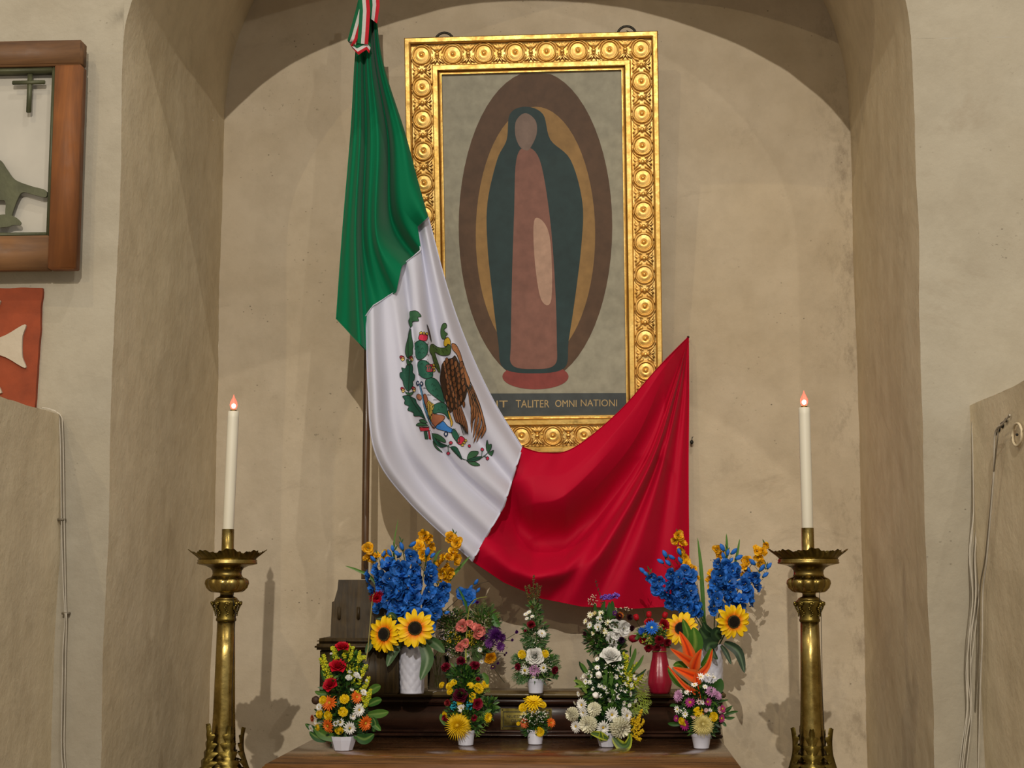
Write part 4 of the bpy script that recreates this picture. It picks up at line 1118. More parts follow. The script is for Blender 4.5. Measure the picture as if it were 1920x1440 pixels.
def flower(kind, col, seed=0, col2=None):
    random.seed(hash((kind, seed)) % 1000 if False else seed * 7 + len(kind))
    mb = MB()
    if kind == 'rose':
        for ly, (n, r, l0, l1, L, w) in enumerate(((5, 0.20, 0.55, -0.35, 0.92, 1.05), (5, 0.18, 0.95, -0.10, 0.86, 0.98), (5, 0.15, 1.15, 0.45, 0.78, 0.86), (5, 0.12, 1.3, 1.0, 0.70, 0.70), (4, 0.09, 1.45, 1.5, 0.66, 0.52), (4, 0.05, 1.5, 1.9, 0.62, 0.40), (3, 0.01, 1.5, 2.1, 0.6, 0.28))):
            for i in range(n):
                a = 2 * PI * i / n + ly * 0.62 + random.uniform(-.12, .12)
                cc = tuple(x * (1.0 - 0.05 * ly) for x in col)
                petal(mb, a, L, w * 1.25, r, l0, l1, -0.15, 0.14, tuple(x * 0.82 for x in cc), cj(cc, 0.1), 5, 0.8, 0.02)
    elif kind == 'mum':                                   # decorative daisy-like chrysanthemum
        for ly, (n, L, lift) in enumerate(((17, 1.0, 0.12), (15, 0.86, 0.38), (11, 0.62, 0.7))):
            for i in range(n):
                petal(mb, 2 * PI * i / n + ly * 0.21 + random.uniform(-.06, .06), (L - 0.12) * random.uniform(0.86, 1.06), 0.25, 0.12, lift, lift - 0.35, 0.02 * ly, 0.12, tuple(x * 0.8 for x in col), cj(col, 0.1), 3)
        disc(mb, 0.17, 0.06, 0.12, col2 or lin(206, 170, 40), 10)
    elif kind == 'pompon':  # petal bases and core ball darkened: painted shade in the gaps between petals
        N = 120
        for i in range(N):
            z = 1 - 1.35 * (i + 0.5) / N; r = math.sqrt(max(0, 1 - z * z)); a = i * 2.39996
            lift = math.asin(max(-1, min(1, z)))
            L = 0.40
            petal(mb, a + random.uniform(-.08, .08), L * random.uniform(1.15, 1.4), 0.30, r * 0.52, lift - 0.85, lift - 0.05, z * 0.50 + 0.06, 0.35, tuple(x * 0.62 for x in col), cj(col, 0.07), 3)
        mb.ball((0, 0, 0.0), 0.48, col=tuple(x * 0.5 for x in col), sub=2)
    elif kind == 'button':
        N = 64
        for i in range(N):
            z = 1 - 1.0 * (i + 0.5) / N; r = math.sqrt(max(0, 1 - z * z)); a = i * 2.39996
            petal(mb, a, 0.34, 0.26, r * 0.66, math.asin(z) * 0.8, math.asin(z) * 0.8 - 0.2, z * 0.42, 0.1, tuple(x * 0.75 for x in col), cj(col, 0.08), 2)
        mb.ball((0, 0, 0.02), 0.62, col=tuple(x * 0.75 for x in col), sub=2, sc=(1, 1, 0.6))
    elif kind == 'spider':
        N = 190
        for i in range(N):
            q = (i + 0.5) / N; a = i * 2.39996
            lift = 1.35 - 2.1 * q
            L = (0.45 + 0.6 * q) * random.uniform(0.85, 1.1)
            petal(mb, a, L, 0.075, 0.05 + 0.10 * q, lift, lift - (0.6 if col2 is None else 0.2) * q, 0.0, 0.3, tuple(x * 0.7 for x in col), cj(col, 0.1), 4)
        mb.ball((0, 0, 0.05), 0.25, col=tuple(x * 0.7 for x in col), sub=1)
    elif kind == 'daisy':
        n = 13
        for ly in range(2):
            for i in range(n - ly * 3):
                petal(mb, 2 * PI * i / (n - ly * 3) + ly * 0.3, 0.82 * random.uniform(0.9, 1.08) * (1 - 0.2 * ly), 0.30, 0.16, 0.1 + 0.25 * ly, 0.0, 0.02 * ly, 0.1, tuple(x * 0.85 for x in col), cj(col, 0.08), 3)
        disc(mb, 0.26, 0.04, 0.16, col2 or lin(226, 190, 30), 12, lin(170, 150, 30))
    elif kind == 'aster':
        for i in range(10):
            petal(mb, 2 * PI * i / 10 + random.uniform(-.1, .1), 0.80, 0.36, 0.12, 0.2, 0.0, 0, 0.1, col, cj(col, 0.08), 2)
        disc(mb, 0.24, 0.03, 0.12, col2 or lin(214, 196, 90), 8)
    elif kind == 'carnation':
        N = 46
        for i in range(N):
            q = (i + 0.5) / N; a = i * 2.39996
            lift = 1.5 - 1.5 * q
            petal(mb, a, 0.70 * random.uniform(0.85, 1.1), 0.46, 0.08, lift, lift - 0.5, 0, 0.15, tuple(x * 0.7 for x in col), cj(col, 0.2), 3, 1.6, 0.06)
    elif kind == 'floret':                                # ruffled open gladiolus bloom
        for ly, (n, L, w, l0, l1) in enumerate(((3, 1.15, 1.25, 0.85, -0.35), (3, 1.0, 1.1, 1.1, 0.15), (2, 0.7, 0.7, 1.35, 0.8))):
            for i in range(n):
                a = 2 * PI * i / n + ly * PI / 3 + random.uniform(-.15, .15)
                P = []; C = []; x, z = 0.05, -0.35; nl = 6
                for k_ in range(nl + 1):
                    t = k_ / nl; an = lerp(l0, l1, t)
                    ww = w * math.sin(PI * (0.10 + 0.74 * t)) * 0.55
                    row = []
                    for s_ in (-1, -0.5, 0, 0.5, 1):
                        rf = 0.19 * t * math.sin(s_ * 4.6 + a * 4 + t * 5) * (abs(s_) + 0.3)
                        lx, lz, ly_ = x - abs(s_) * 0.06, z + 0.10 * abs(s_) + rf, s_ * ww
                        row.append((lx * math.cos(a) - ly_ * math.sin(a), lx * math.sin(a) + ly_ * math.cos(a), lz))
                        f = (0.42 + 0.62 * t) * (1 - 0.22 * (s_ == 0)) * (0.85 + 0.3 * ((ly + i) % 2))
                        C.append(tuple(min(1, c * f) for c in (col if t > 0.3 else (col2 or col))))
                    P.append(row); x += math.cos(an) * L / nl; z += math.sin(an) * L / nl
                mb.grid(P, 0, 0, col=lambda k: C[k])
        for i in range(3): mb.tube([(0, 0, -0.3), (0.05 * math.cos(i * 2.1), 0.05 * math.sin(i * 2.1), 0.15)], 0.02, 4, col=lin(220, 210, 160))
    elif kind == 'bud':
        mb.lathe([(0.10, -0.2), (0.30, 0.1), (0.42, 0.5), (0.40, 0.85), (0.24, 1.2), (0.04, 1.42)], 10, col=col, rad=lambda r, z, a: r * (1 + 0.12 * math.cos(3 * a)))
        for i in range(3): petal(mb, 2 * PI * i / 3, 0.62, 0.42, 0.10, 1.15, 1.5, -0.25, -0.1, G4, G2, 3)
    elif kind == 'rosebud':
        mb.lathe([(0.18, -0.5), (0.50, -0.2), (0.66, 0.25), (0.60, 0.75), (0.42, 1.05), (0.30, 1.0), (0.1, 0.9)], 14, col=col, rad=lambda r, z, a: r * (1 + 0.07 * math.cos(3 * a + z * 3)))
        for i in range(4): petal(mb, PI * i / 2 + 0.4, 1.5, 0.95, 0.2, 1.1, 1.65, -0.45, 0.1, tuple(x * 0.8 for x in col), col, 4)
        for i in range(5): petal(mb, 2 * PI * i / 5, 0.7, 0.34, 0.15, 0.7, 1.2, -0.6, -0.1, G4, G2, 3)
    return mb.mesh(kind, M_PETAL)
FM = {}
def fm(kind, col, col2=None):
    k_ = (kind, col, col2)
    if k_ not in FM: FM[k_] = flower(kind, col, len(FM) + 1, col2)
    return FM[k_]
NAMES = {'rose': 'rose', 'mum': 'chrysanthemum', 'pompon': 'chrysanthemum', 'button': 'chrysanthemum', 'spider': 'chrysanthemum', 'daisy': 'daisy', 'aster': 'aster', 'carnation': 'carnation', 'floret': 'floret', 'bud': 'bud', 'rosebud': 'rosebud'}
def bloom(root, kind, col, px, py, Y, rpx, d=(0, -1, 0.25), col2=None, jit=0.15, name=None, sc=(1, 1, 1), lb=None):
    s = rpx * Y / F
    dd = Vector(d).normalized() + Vector([random.uniform(-jit, jit) for _ in range(3)])
    M = Matrix.Translation(at(px, py, Y)) @ frame_from(dd, random.uniform(0, 6.28)) @ Matrix.Diagonal((s * sc[0], s * sc[1], s * sc[2], 1))
    o = ob(name or NAMES[kind], fm(kind, col, col2), root, M, label=lb)
    return o
def leafv(mb, p, d, L, w, col, bend=0.2, side=None, n=3, fold=0.15):
    """pointed leaf from p along d"""
    d = Vector(d).normalized()
    sd = side or d.cross(Vector((random.uniform(-.3, .3), -1, random.uniform(-.3, .3))))
    if sd.length < 0.05: sd = Vector((1, 0, 0))
    sd.normalize(); nrm = sd.cross(d)
    P = []
    for i in range(n + 1):
        t = i / n
        ww = w * 0.5 * (math.sin(PI * min(1, 0.12 + 0.88 * t)) if i < n else 0.02)
        c = p + d * L * t + Vector((0, 0, -bend * L * t * t))
        P.append([c - sd * ww + nrm * ww * fold, c, c + sd * ww + nrm * ww * fold])
    mb.grid(P, 0, 0, col=col)
def foliage(root, ells, Y, n, size=(0.020, 0.008), cols=(G1, G2, G4), name='foliage', centre=None, narrow=1.0):
    """filler greenery: ells = (px,py,rx,ry) ellipses"""
    mb = MB()
    tot = sum(e[2] * e[3] for e in ells)
    for e in ells:
        for _ in range(int(1.7 * n * e[2] * e[3] / tot)):
            while True:
                a, b_, c = [random.uniform(-1, 1) for _ in range(3)]
                if a * a + b_ * b_ + c * c < 1: break
            p = at(e[0] + a * e[2], e[1] + b_ * e[3], Y + c * min(e[2], 26) * Y / F * 0.8)
            d = Vector((a * 1.2, c * 0.6, -b_ * 0.8 + 0.5 + random.uniform(-.4, .4)))
            s = random.uniform(0.7, 1.3)
            leafv(mb, p, d, size[0] * s, size[1] * s * narrow, cj(random.choice(cols), 0.3), random.uniform(0, 0.5), n=2)
    return part(name, mb, M_LEAF, root, kind='stuff')
def sprinkle(root, ells, Y, n, r, cols, name='baby_breath', stems=True, foot=None):
    mb = MB()
    tot = sum(e[2] * e[3] for e in ells)
    for e in ells:
        for _ in range(int(n * e[2] * e[3] / tot) + 1):
            a, t = random.uniform(0, 6.28), math.sqrt(random.random())
            c = random.uniform(-1, 1)
            p = at(e[0] + math.cos(a) * t * e[2], e[1] + math.sin(a) * t * e[3], Y + c * min(20, e[2]) * Y / F * 0.7)
            mb.ball(p, r * random.uniform(0.6, 1.3), sub=0 if r < 0.003 else 1, col=cj(random.choice(cols), 0.12))
            if stems and random.random() < 0.5:
                q = p + Vector((-math.cos(a) * 0.012, 0.01, -0.022)); mb.tube([p, q], 0.0006, 3, col=cj(G2))
    return part(name, mb, M_PETAL, root, kind='stuff')
def plume(root, paths, Y, cols, r=0.0024, dens=26, name='goldenrod_spray', stemcol=G2, spread=7):
    """feathery sprays along px polylines"""
    mb = MB()
    for pth in paths:
        pts = smooth_poly(pth, 6, closed=False)
        mb.tube([at(x, y, Y) for x, y in pts], 0.0012, 4, col=stemcol, r1=0.0005)
        for k_ in range(dens):
            t = 0.25 + 0.75 * (k_ + random.random()) / dens
            x, y = pts[min(len(pts) - 1, int(t * (len(pts) - 1)))]
            sp = spread * (1.15 - t)
            a = random.uniform(0, 6.28)
            q = at(x + math.cos(a) * sp, y + math.sin(a) * sp * 0.7 - 2, Y + random.uniform(-1, 1) * sp * Y / F)
            p = at(x, y + 3, Y)
            mb.tube([p, q], 0.0005, 3, col=stemcol)
            for m_ in range(4):
                f = 0.4 + 0.2 * m_
                mb.ball(p.lerp(q, f) + Vector([random.uniform(-.003, .003) for _ in range(3)]), r * random.uniform(.7, 1.2), sub=0, col=cj(random.choice(cols), .15))
    return part(name, mb, M_PETAL, root, kind='stuff')
def fern(root, paths, Y, col=G2, w=7, name='fern_frond', dens=16, dy=0):
    for pth in paths:
        mb = MB()
        pts = smooth_poly(pth, 6, closed=False)
        n = len(pts)
        P = [at(x, y, Y + dy) for x, y in pts]
        mb.tube(P, 0.0011, 4, col=col, r1=0.0004)
        for k_ in range(dens):
            t = 0.12 + 0.86 * k_ / dens; i = min(n - 2, int(t * (n - 1)))
            p = P[i]; d = (P[i + 1] - P[i]).normalized()
            sd = d.cross(Vector((0, -1, 0))).normalized()
            L = w * Y / F * math.sin(PI * (0.25 + 0.7 * t)) * random.uniform(0.85, 1.1)
            for s in (-1, 1):
                leafv(mb, p, d * 0.55 + sd * s * 0.9 + Vector((0, random.uniform(-.4, .2), 0)), L, L * 0.26, cj(col, 0.25), 0.1, n=2)
        part(name, mb, M_LEAF, root)
def bigleaf(root, pts, w, Y0, Y1, col, col2=None, name='leaf', edge=None, tooth=0, label=None, taper=False):
    """broad leaf along px polyline, width px w at its middle"""
    mb = MB()
    pp = smooth_poly(pts, 5, closed=False); n = len(pp)
    P = []; C = []
    for i, (x, y) in enumerate(pp):
        t = i / (n - 1)
        a = pp[max(i - 1, 0)]; b_ = pp[min(i + 1, n - 1)]
        dx, dy = b_[0] - a[0], b_[1] - a[1]; l = math.hypot(dx, dy) or 1
        ww = w * 0.5 * max(0.02, math.sin(PI * min(1, 0.10 + 0.9 * t)) ** 0.8)
        if taper: ww = w * 0.5 * min(1, 0.55 + 2 * t) * max(0.02, 1 - t) ** 0.75
        if tooth: ww *= 1 + 0.35 * math.sin(t * tooth)
        row = []
        for s in (-1, -0.75, -0.35, 0, 0.35, 0.75, 1):
            Y = lerp(Y0, Y1, t) + (0.22 * abs(s) * ww * Y0 / F) * (-1)
            row.append(at(x - dy / l * ww * s, y + dx / l * ww * s, Y))
            c = edge if (edge and abs(s) > 0.7) else (col2 if (col2 and abs(s) < 0.1) else col)
            C.append(tuple(v * (0.85 + 0.3 * t) for v in c))
        P.append(row)
    mb.grid(P, 0, 0, col=lambda k: C[k])
    return part(name, mb, M_LEAF, root, label=label)
def blade(root, pts, w, Y, col=G2, name='blade_leaf'): return bigleaf(root, pts, w, Y, Y, col, None, name)
def pot(root, px, py, wt, wb, h, z, sides=0, name='pot', mat=None, rim=True):
    """pot whose foot centre is seen at (px,py) on height z; px sizes"""
    c = onz(px, py, z); Y = c.y + wb * 0.5 * c.y / F; k_ = c.y / F
    O = Vector((c.x, Y, z))
    mb = MB(); n = sides or 32
    pr = [(wb * .46, 0.0008), (wb * .5, 0.003), (wb * .5, 2 * k_ * 1), (lerp(wb, wt, .78) * .5, h * .74 * k_ / 1)]
    if rim: pr += [(wt * .485, h * .76 * k_), (wt * .5, h * .78 * k_), (wt * .515, h * k_), (wt * .49, h * k_), (wt * .46, h * .7 * k_), (wb * .4, 0.006)]
    else: pr += [(wt * .5, h * k_), (wt * .47, h * k_), (wb * .42, 0.006)]
    pr2 = []
    for r, zz_ in pr: pr2.append((r * k_, zz_))
    mb.lathe(pr2, n, O)
    p = part(name, mb, mat or M_POT, root, smooth=not sides)
    if not sides: sharp(p, 40)
    return O
def arrangement(name, px, py, z, label, dY=0.0):
    c = onz(px, py, z)
    return thing('flower_arrangement', (c.x, c.y + 0.03, z + 0.0005), label, 'flowers')
FR = (0, -1, 0.22)
def dirfrom(px, py, cx, cy, k_=0.022): return ((px - cx) * k_, -1, -(py - cy) * k_ * 0.6 + 0.15)
def many(root, Y, lst, cx, cy, r_d=0.022):
    """lst of (kind, col, px, py, rpx[, col2])"""
    for it in lst:
        kind, col, x, y, r = it[:5]
        bloom(root, kind, col, x, y, Y, r, dirfrom(x, y, cx, cy, r_d), it[5] if len(it) > 5 else None)
def stems(root, Y, lst, foot, col=G2, r=0.0011):
    mb = MB()
    for (x, y) in lst:
        p, q = at(x, y + 4, Y + 0.01), at(foot[0] + (x - foot[0]) * 0.15, foot[1], Y + 0.03)
        mb.tube([p, p.lerp(q, 0.5) + Vector((0, 0.01, 0)), q], r, 4, col=col)
    part('stems', mb, M_LEAF, root, kind='stuff')

# ---- A: red rose arrangement, far left of the table
A = arrangement('a', 640, 1409, ZT, 'tall arrangement with three red roses in a faceted white pot, left end of table')
O = pot(A, 640, 1409, 52, 36, 27, ZT, sides=8, rim=False)
YA = O.y - 0.035
foliage(A, [(644, 1345, 46, 32), (640, 1290, 34, 40), (650, 1250, 28, 30), (640, 1372, 44, 12)], O.y, 900, (0.024, 0.010), (G1, G4, G4, G2))
many(A, YA, [('rose', REDR, 642, 1214, 14), ('rose', REDR, 634, 1250, 17), ('rose', REDR, 620, 1284, 15),
             ('mum', ORG, 669, 1307, 13), ('mum', ORG, 618, 1318, 17), ('mum', ORG, 615, 1361, 15), ('mum', ORG, 685, 1356, 16), ('mum', lin(170, 60, 30), 586, 1347, 8),
             ('button', YEL, 646, 1311, 10), ('button', YEL, 643, 1335, 10), ('button', YEL, 616, 1342, 10), ('button', YEL, 600, 1339, 9), ('button', YEL, 636, 1369, 9), ('button', YEL, 606, 1313, 9), ('button', YEL, 596, 1364, 7),
             ('mum', W_, 673, 1331, 14), ('mum', W_, 656, 1365, 14), ('mum', W_, 583, 1366, 9), ('daisy', W_, 638, 1354, 9), ('daisy', W_, 630, 1357, 7), ('mum', W_, 662, 1343, 8), ('mum', W_, 682, 1298, 8), ('mum', W_, 598, 1326, 8),
             ('button', W_, 668, 1266, 7), ('button', W_, 654, 1271, 7), ('button', W_, 660, 1293, 4), ('button', W_, 656, 1260, 4), ('button', W_, 675, 1271, 3), ('button', W_, 687, 1276, 3), ('button', W_, 621, 1226, 3), ('aster', W_, 592, 1353, 7)], 638, 1330)
stems(A, YA, [(642, 1214), (634, 1250), (620, 1284), (669, 1307), (646, 1311)], (642, 1385))
YG = (lin(196, 200, 34), lin(214, 206, 36), lin(150, 170, 44))
plume(A, [[(650, 1290), (656, 1245), (662, 1212)], [(655, 1300), (668, 1250), (676, 1222)], [(660, 1300), (680, 1262), (688, 1248)], [(665, 1310), (684, 1290), (692, 1270)], [(660, 1275), (672, 1240), (684, 1232)], [(672, 1320), (690, 1304), (696, 1292)], [(676, 1330), (688, 1316), (694, 1300)], [(634, 1250), (628, 1225), (622, 1214)], [(640, 1240), (650, 1222), (655, 1210)], [(630, 1290), (614, 1255), (606, 1228)], [(625, 1290), (612, 1270), (600, 1232)]], YA + 0.012, YG, 0.0036, 50)
for pts, w in (([(690, 1300), (704, 1290), (714, 1286)], 16), ([(690, 1322), (706, 1314), (716, 1312)], 15), ([(690, 1340), (712, 1338), (729, 1335)], 17), ([(694, 1352), (706, 1362), (714, 1370)], 12), ([(600, 1376), (585, 1366), (572, 1357)], 12), ([(612, 1388), (594, 1382), (580, 1372)], 16), ([(640, 1386), (606, 1378), (590, 1362)], 18), ([(668, 1380), (684, 1386), (702, 1376)], 20), ([(664, 1360), (676, 1350), (670, 1352)], 9), ([(700, 1372), (704, 1356), (698, 1344)], 12), ([(612, 1282), (606, 1264), (602, 1256)], 9), ([(616, 1300), (600, 1300), (590, 1296)], 9), ([(610, 1352), (602, 1340), (597, 1346)], 9)):
    bigleaf(A, pts, w, YA + 0.015, YA - 0.005, random.choice((lin(50, 96, 34), lin(38, 80, 34), lin(70, 110, 40))), lin(110, 140, 70))
mb = MB(); mb.ball(at(592, 1313, YA + 0.03), 0.016, sub=2, col=lin(70, 48, 34), sc=(1, .6, 1)); part('dried_bloom', mb, M_PETAL, A)

# ---- B: yellow spider chrysanthemum arrangement, second pot on the table
B = arrangement('b', 873, 1399, ZT, 'small potted arrangement with a big shaggy yellow chrysanthemum and a dark red rose')
O = pot(B, 872, 1399, 34, 28, 28, ZT)
YB_ = O.y - 0.03
foliage(B, [(872, 1345, 36, 28), (874, 1290, 28, 40), (915, 1325, 16, 18), (868, 1262, 30, 14)], O.y, 700, (0.022, 0.009), (G1, G4, G2))
CR = lin(150, 18, 48)
many(B, YB_, [('carnation', CR, 889, 1346, 9), ('carnation', CR, 835, 1346, 9), ('mum', YEL, 834, 1342, 9), ('carnation', lin(150, 40, 44), 840, 1318, 9), ('rose', CR, 895, 1320, 11),
              ('rose', lin(84, 4, 34), 863, 1304, 15), ('mum', W_, 865, 1328, 9), ('mum', YEL, 862, 1314, 9), ('mum', YEL, 915, 1345, 11),
              ('button', YEL, 829, 1285, 7), ('button', YEL, 843, 1287, 8), ('button', YEL, 851, 1280, 7), ('button', YEL, 844, 1297, 7), ('mum', YEL, 882, 1285, 8), ('button', YEL, 897, 1291, 11), ('mum', YEL, 910, 1283, 9), ('button', YEL, 886, 1305, 7), ('button', YEL, 884, 1313, 5),
              ('carnation', DRED, 837, 1252, 13), ('carnation', lin(110, 12, 40), 865, 1241, 13), ('carnation', DRED, 890, 1249, 13), ('carnation', DRED, 896, 1274, 6)], 870, 1320)
bloom(B, 'spider', lin(240, 200, 20), 858, 1361, YB_ - 0.03, 27, (-0.1, -1, 0.25), name='large_chrysanthemum')
TEAL = (lin(30, 150, 170), lin(24, 130, 160), lin(40, 160, 170))
sprinkle(B, [(850, 1323, 6, 9), (879, 1324, 6, 8)], YB_ - 0.005, 46, 0.004, TEAL, 'teal_filler', False)
stems(B, YB_, [(837, 1252), (865, 1241), (890, 1249), (896, 1270), (880, 1250), (855, 1250), (863, 1304), (845, 1290), (900, 1290)], (872, 1385), G3)
fern(B, [[(890, 1330), (905, 1318), (922, 1310)], [(895, 1350), (912, 1338), (924, 1330)], [(900, 1300), (912, 1290), (918, 1300)], [(892, 1382), (910, 1360), (920, 1345)]], YB_ + 0.02, G3, 8, dens=9)
for pts, w in (([(835, 1360), (828, 1348), (827, 1338)], 8), ([(905, 1262), (912, 1272), (914, 1284)], 10), ([(908, 1345), (914, 1334), (922, 1330)], 8)): bigleaf(B, pts, w, YB_, YB_, G2)

# ---- C1: white rose arrangement in the middle of the shelf
C1 = arrangement('c', 1004, 1301, GZ, 'slender arrangement with one large white rose in a small white pot on the raised shelf')
O = pot(C1, 1004, 1301, 32, 26, 27, GZ)
YC = O.y - 0.035
foliage(C1, [(1004, 1243, 40, 30), (1004, 1190, 22, 32), (1002, 1150, 11, 26), (1006, 1268, 36, 10)], O.y, 750, (0.020, 0.006), (G1, G2, G4, lin(110, 128, 84)))
plume(C1, [[(1003, 1150), (1001, 1118), (1000, 1078)], [(1003, 1150), (1008, 1120), (1014, 1100)], [(1002, 1150), (992, 1122), (984, 1100)], [(1002, 1145), (1006, 1110), (1006, 1094)], [(1001, 1140), (996, 1110), (992, 1098)]], O.y, (lin(120, 80, 44), lin(96, 92, 40), lin(84, 60, 40)), 0.0026, 30, 'dried_spray', lin(70, 80, 36), 6)
fern(C1, [[(1004, 1215), (992, 1200), (980, 1188)], [(1003, 1212), (996, 1196), (990, 1180)], [(1006, 1215), (1018, 1205), (1030, 1190)], [(1002, 1212), (984, 1204), (976, 1198)], [(1008, 1212), (1022, 1200), (1024, 1186)], [(1006, 1212), (1010, 1196), (1004, 1180)], [(980, 1260), (964, 1268), (968, 1278)], [(978, 1266), (974, 1276), (970, 1284)], [(985, 1250), (966, 1240), (957, 1244)], [(1025, 1240), (1040, 1232), (1050, 1232)], [(1030, 1262), (1042, 1268), (1046, 1270)], [(978, 1240), (966, 1232), (958, 1236)], [(1030, 1250), (1044, 1248), (1052, 1254)], [(990, 1268), (982, 1276), (976, 1282)]], O.y - 0.025, lin(52, 92, 38), 8, dens=12)
many(C1, YC, [('rose', W_, 1003, 1231, 17), ('button', YEL, 979, 1227, 9), ('button', YEL, 1022, 1226, 8), ('mum', W_, 1016, 1188, 10), ('mum', LILAC, 1002, 1257, 13, LILAC), ('daisy', W_, 984, 1257, 11), ('daisy', W_, 1019, 1252, 10),
              ('carnation', lin(130, 16, 36), 996, 1172, 11), ('carnation', DRED, 972, 1250, 9), ('carnation', DRED, 1039, 1256, 10), ('aster', W_, 986, 1152, 6), ('aster', W_, 992, 1148, 6), ('aster', W_, 998, 1156, 5), ('aster', W_, 988, 1160, 5), ('carnation', DRED, 985, 1183, 4), ('aster', W_, 1000, 1270, 6)], 1003, 1225)
sprinkle(C1, [(1004, 1240, 34, 24), (1008, 1200, 10, 16), (996, 1156, 8, 10)], O.y - 0.03, 90, 0.0026, (W_, lin(220, 216, 196)))

# ---- C2: small yellow arrangement in front of the plaque
C2 = arrangement('c', 1003, 1397, ZT, 'small yellow and orange arrangement in a white pot in front of the brass plaque')
O = pot(C2, 1003, 1397, 31, 26, 27, ZT)
YC2 = O.y - 0.025
foliage(C2, [(1004, 1354, 26, 18), (1002, 1372, 22, 8)], O.y, 420, (0.014, 0.006), (G1, G4, G2))
many(C2, YC2, [('button', YEL, 981, 1327, 9), ('button', YEL, 999, 1329, 9), ('button', YEL, 1018, 1322, 7), ('mum', lin(226, 110, 60), 984, 1356, 10), ('mum', ORG, 1033, 1355, 10), ('button', YEL, 1011, 1372, 10), ('button', YEL, 972, 1357, 4)], 1002, 1350)
bloom(C2, 'mum', YEL, 1000, 1315, YC2, 20, (0, -0.65, 1), name='chrysanthemum')
bloom(C2, 'mum', YEL, 1000, 1318, YC2 - 0.01, 17, (0, -0.9, 0.7), name='chrysanthemum')
sprinkle(C2, [(1000, 1345, 26, 14), (1012, 1338, 18, 8)], YC2 - 0.008, 130, 0.0024, (W_, lin(226, 224, 206)))

# ---- D: tall white arrangement on the table
D = arrangement('d', 1139, 1402, ZT, 'large cream and white arrangement with striped leaves in a white pot on the table')
O = pot(D, 1139, 1402, 44, 30, 27, ZT, sides=8, rim=False)
YD = O.y - 0.045
foliage(D, [(1135, 1350, 48, 24), (1142, 1300, 44, 36), (1145, 1258, 34, 26)], O.y, 1200, (0.026, 0.010), (G1, G4, G2, G4))
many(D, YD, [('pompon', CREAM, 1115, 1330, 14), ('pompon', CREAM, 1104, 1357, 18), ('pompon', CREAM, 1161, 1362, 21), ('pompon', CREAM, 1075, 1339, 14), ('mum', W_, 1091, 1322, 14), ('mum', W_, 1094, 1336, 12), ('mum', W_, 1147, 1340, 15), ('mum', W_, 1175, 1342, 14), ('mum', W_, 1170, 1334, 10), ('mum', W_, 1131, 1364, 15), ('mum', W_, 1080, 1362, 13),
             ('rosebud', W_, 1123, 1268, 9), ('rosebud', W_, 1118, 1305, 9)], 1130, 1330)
bloom(D, 'rose', W_, 1145, 1231, YD + 0.02, 20, (0.1, -0.75, 0.8), name='rose')
for (x, y) in ((1164, 1250), (1165, 1261), (1155, 1269), (1177, 1272), (1173, 1283), (1184, 1284), (1157, 1286), (1163, 1292), (1153, 1297), (1172, 1295), (1125, 1286), (1133, 1289), (1139, 1297), (1112, 1291), (1127, 1305), (1160, 1306), (1149, 1311), (1182, 1301), (1170, 1318), (1191, 1314), (1106, 1279), (1101, 1262), (1120, 1236), (1094, 1268), (1085, 1301), (1078, 1318), (1190, 1270), (1120, 1252), (1180, 1322), (1158, 1256), (1098, 1278), (1144, 1312), (1134, 1250), (1108, 1268)):
    bloom(D, 'aster', W_, x, y, YD + 0.01, random.uniform(5, 7), dirfrom(x, y, 1140, 1300), lin(200, 196, 110), 0.3)
sprinkle(D, [(1130, 1275, 44, 34), (1160, 1240, 22, 14)], YD + 0.012, 110, 0.0026, (W_, lin(214, 216, 180)), 'white_buds')
plume(D, [[(1160, 1290), (1172, 1255), (1176, 1228)], [(1165, 1290), (1186, 1262), (1196, 1244)], [(1165, 1280), (1178, 1250), (1168, 1222)], [(1170, 1300), (1192, 1280), (1206, 1262)], [(1170, 1290), (1180, 1262), (1186, 1236)]], YD + 0.02, YG, 0.0032, 36, spread=9)
plume(D, [[(1180, 1345), (1192, 1352), (1204, 1332)], [(1180, 1360), (1196, 1366), (1208, 1350)], [(1180, 1365), (1196, 1376), (1206, 1370)], [(1182, 1372), (1194, 1384), (1202, 1388)], [(1182, 1360), (1194, 1358), (1200, 1345)]], YD + 0.01, (lin(226, 190, 20), lin(206, 170, 20)), 0.0032, 26, spread=6)
fern(D, [[(1170, 1330), (1195, 1300), (1205, 1270)], [(1172, 1335), (1204, 1312), (1216, 1285)], [(1172, 1330), (1200, 1290), (1212, 1262)], [(1174, 1338), (1206, 1322), (1222, 1314)], [(1174, 1345), (1200, 1330), (1220, 1300)], [(1168, 1320), (1186, 1290), (1196, 1262)], [(1172, 1325), (1196, 1308), (1214, 1300)], [(1176, 1340), (1208, 1330), (1214, 1330)]], YD + 0.045, lin(128, 146, 50), 11, 'asparagus_frond', 26)
for pts, w, c in (([(1108, 1275), (1095, 1252), (1088, 1243)], 7, G2), ([(1100, 1300), (1088, 1280), (1075, 1276)], 8, G3), ([(1096, 1262), (1090, 1250), (1086, 1240)], 6, G4), ([(1115, 1262), (1106, 1245), (1100, 1236)], 7, G4), ([(1090, 1292), (1082, 1280), (1080, 1268)], 6, G4), ([(1176, 1260), (1188, 1232), (1192, 1215)], 8, G2), ([(1184, 1262), (1198, 1245), (1207, 1228)], 7, G2), ([(1190, 1270), (1204, 1262), (1212, 1254)], 4, G4),
                  ([(1134, 1290), (1135, 1262), (1140, 1258)], 9, G2), ([(1142, 1296), (1146, 1270), (1144, 1256)], 9, G2), ([(1148, 1322), (1150, 1300), (1144, 1290)], 8, G2), ([(1102, 1290), (1092, 1286), (1076, 1288)], 7, G3)):
    bigleaf(D, pts, w, YD + 0.01, YD, c)
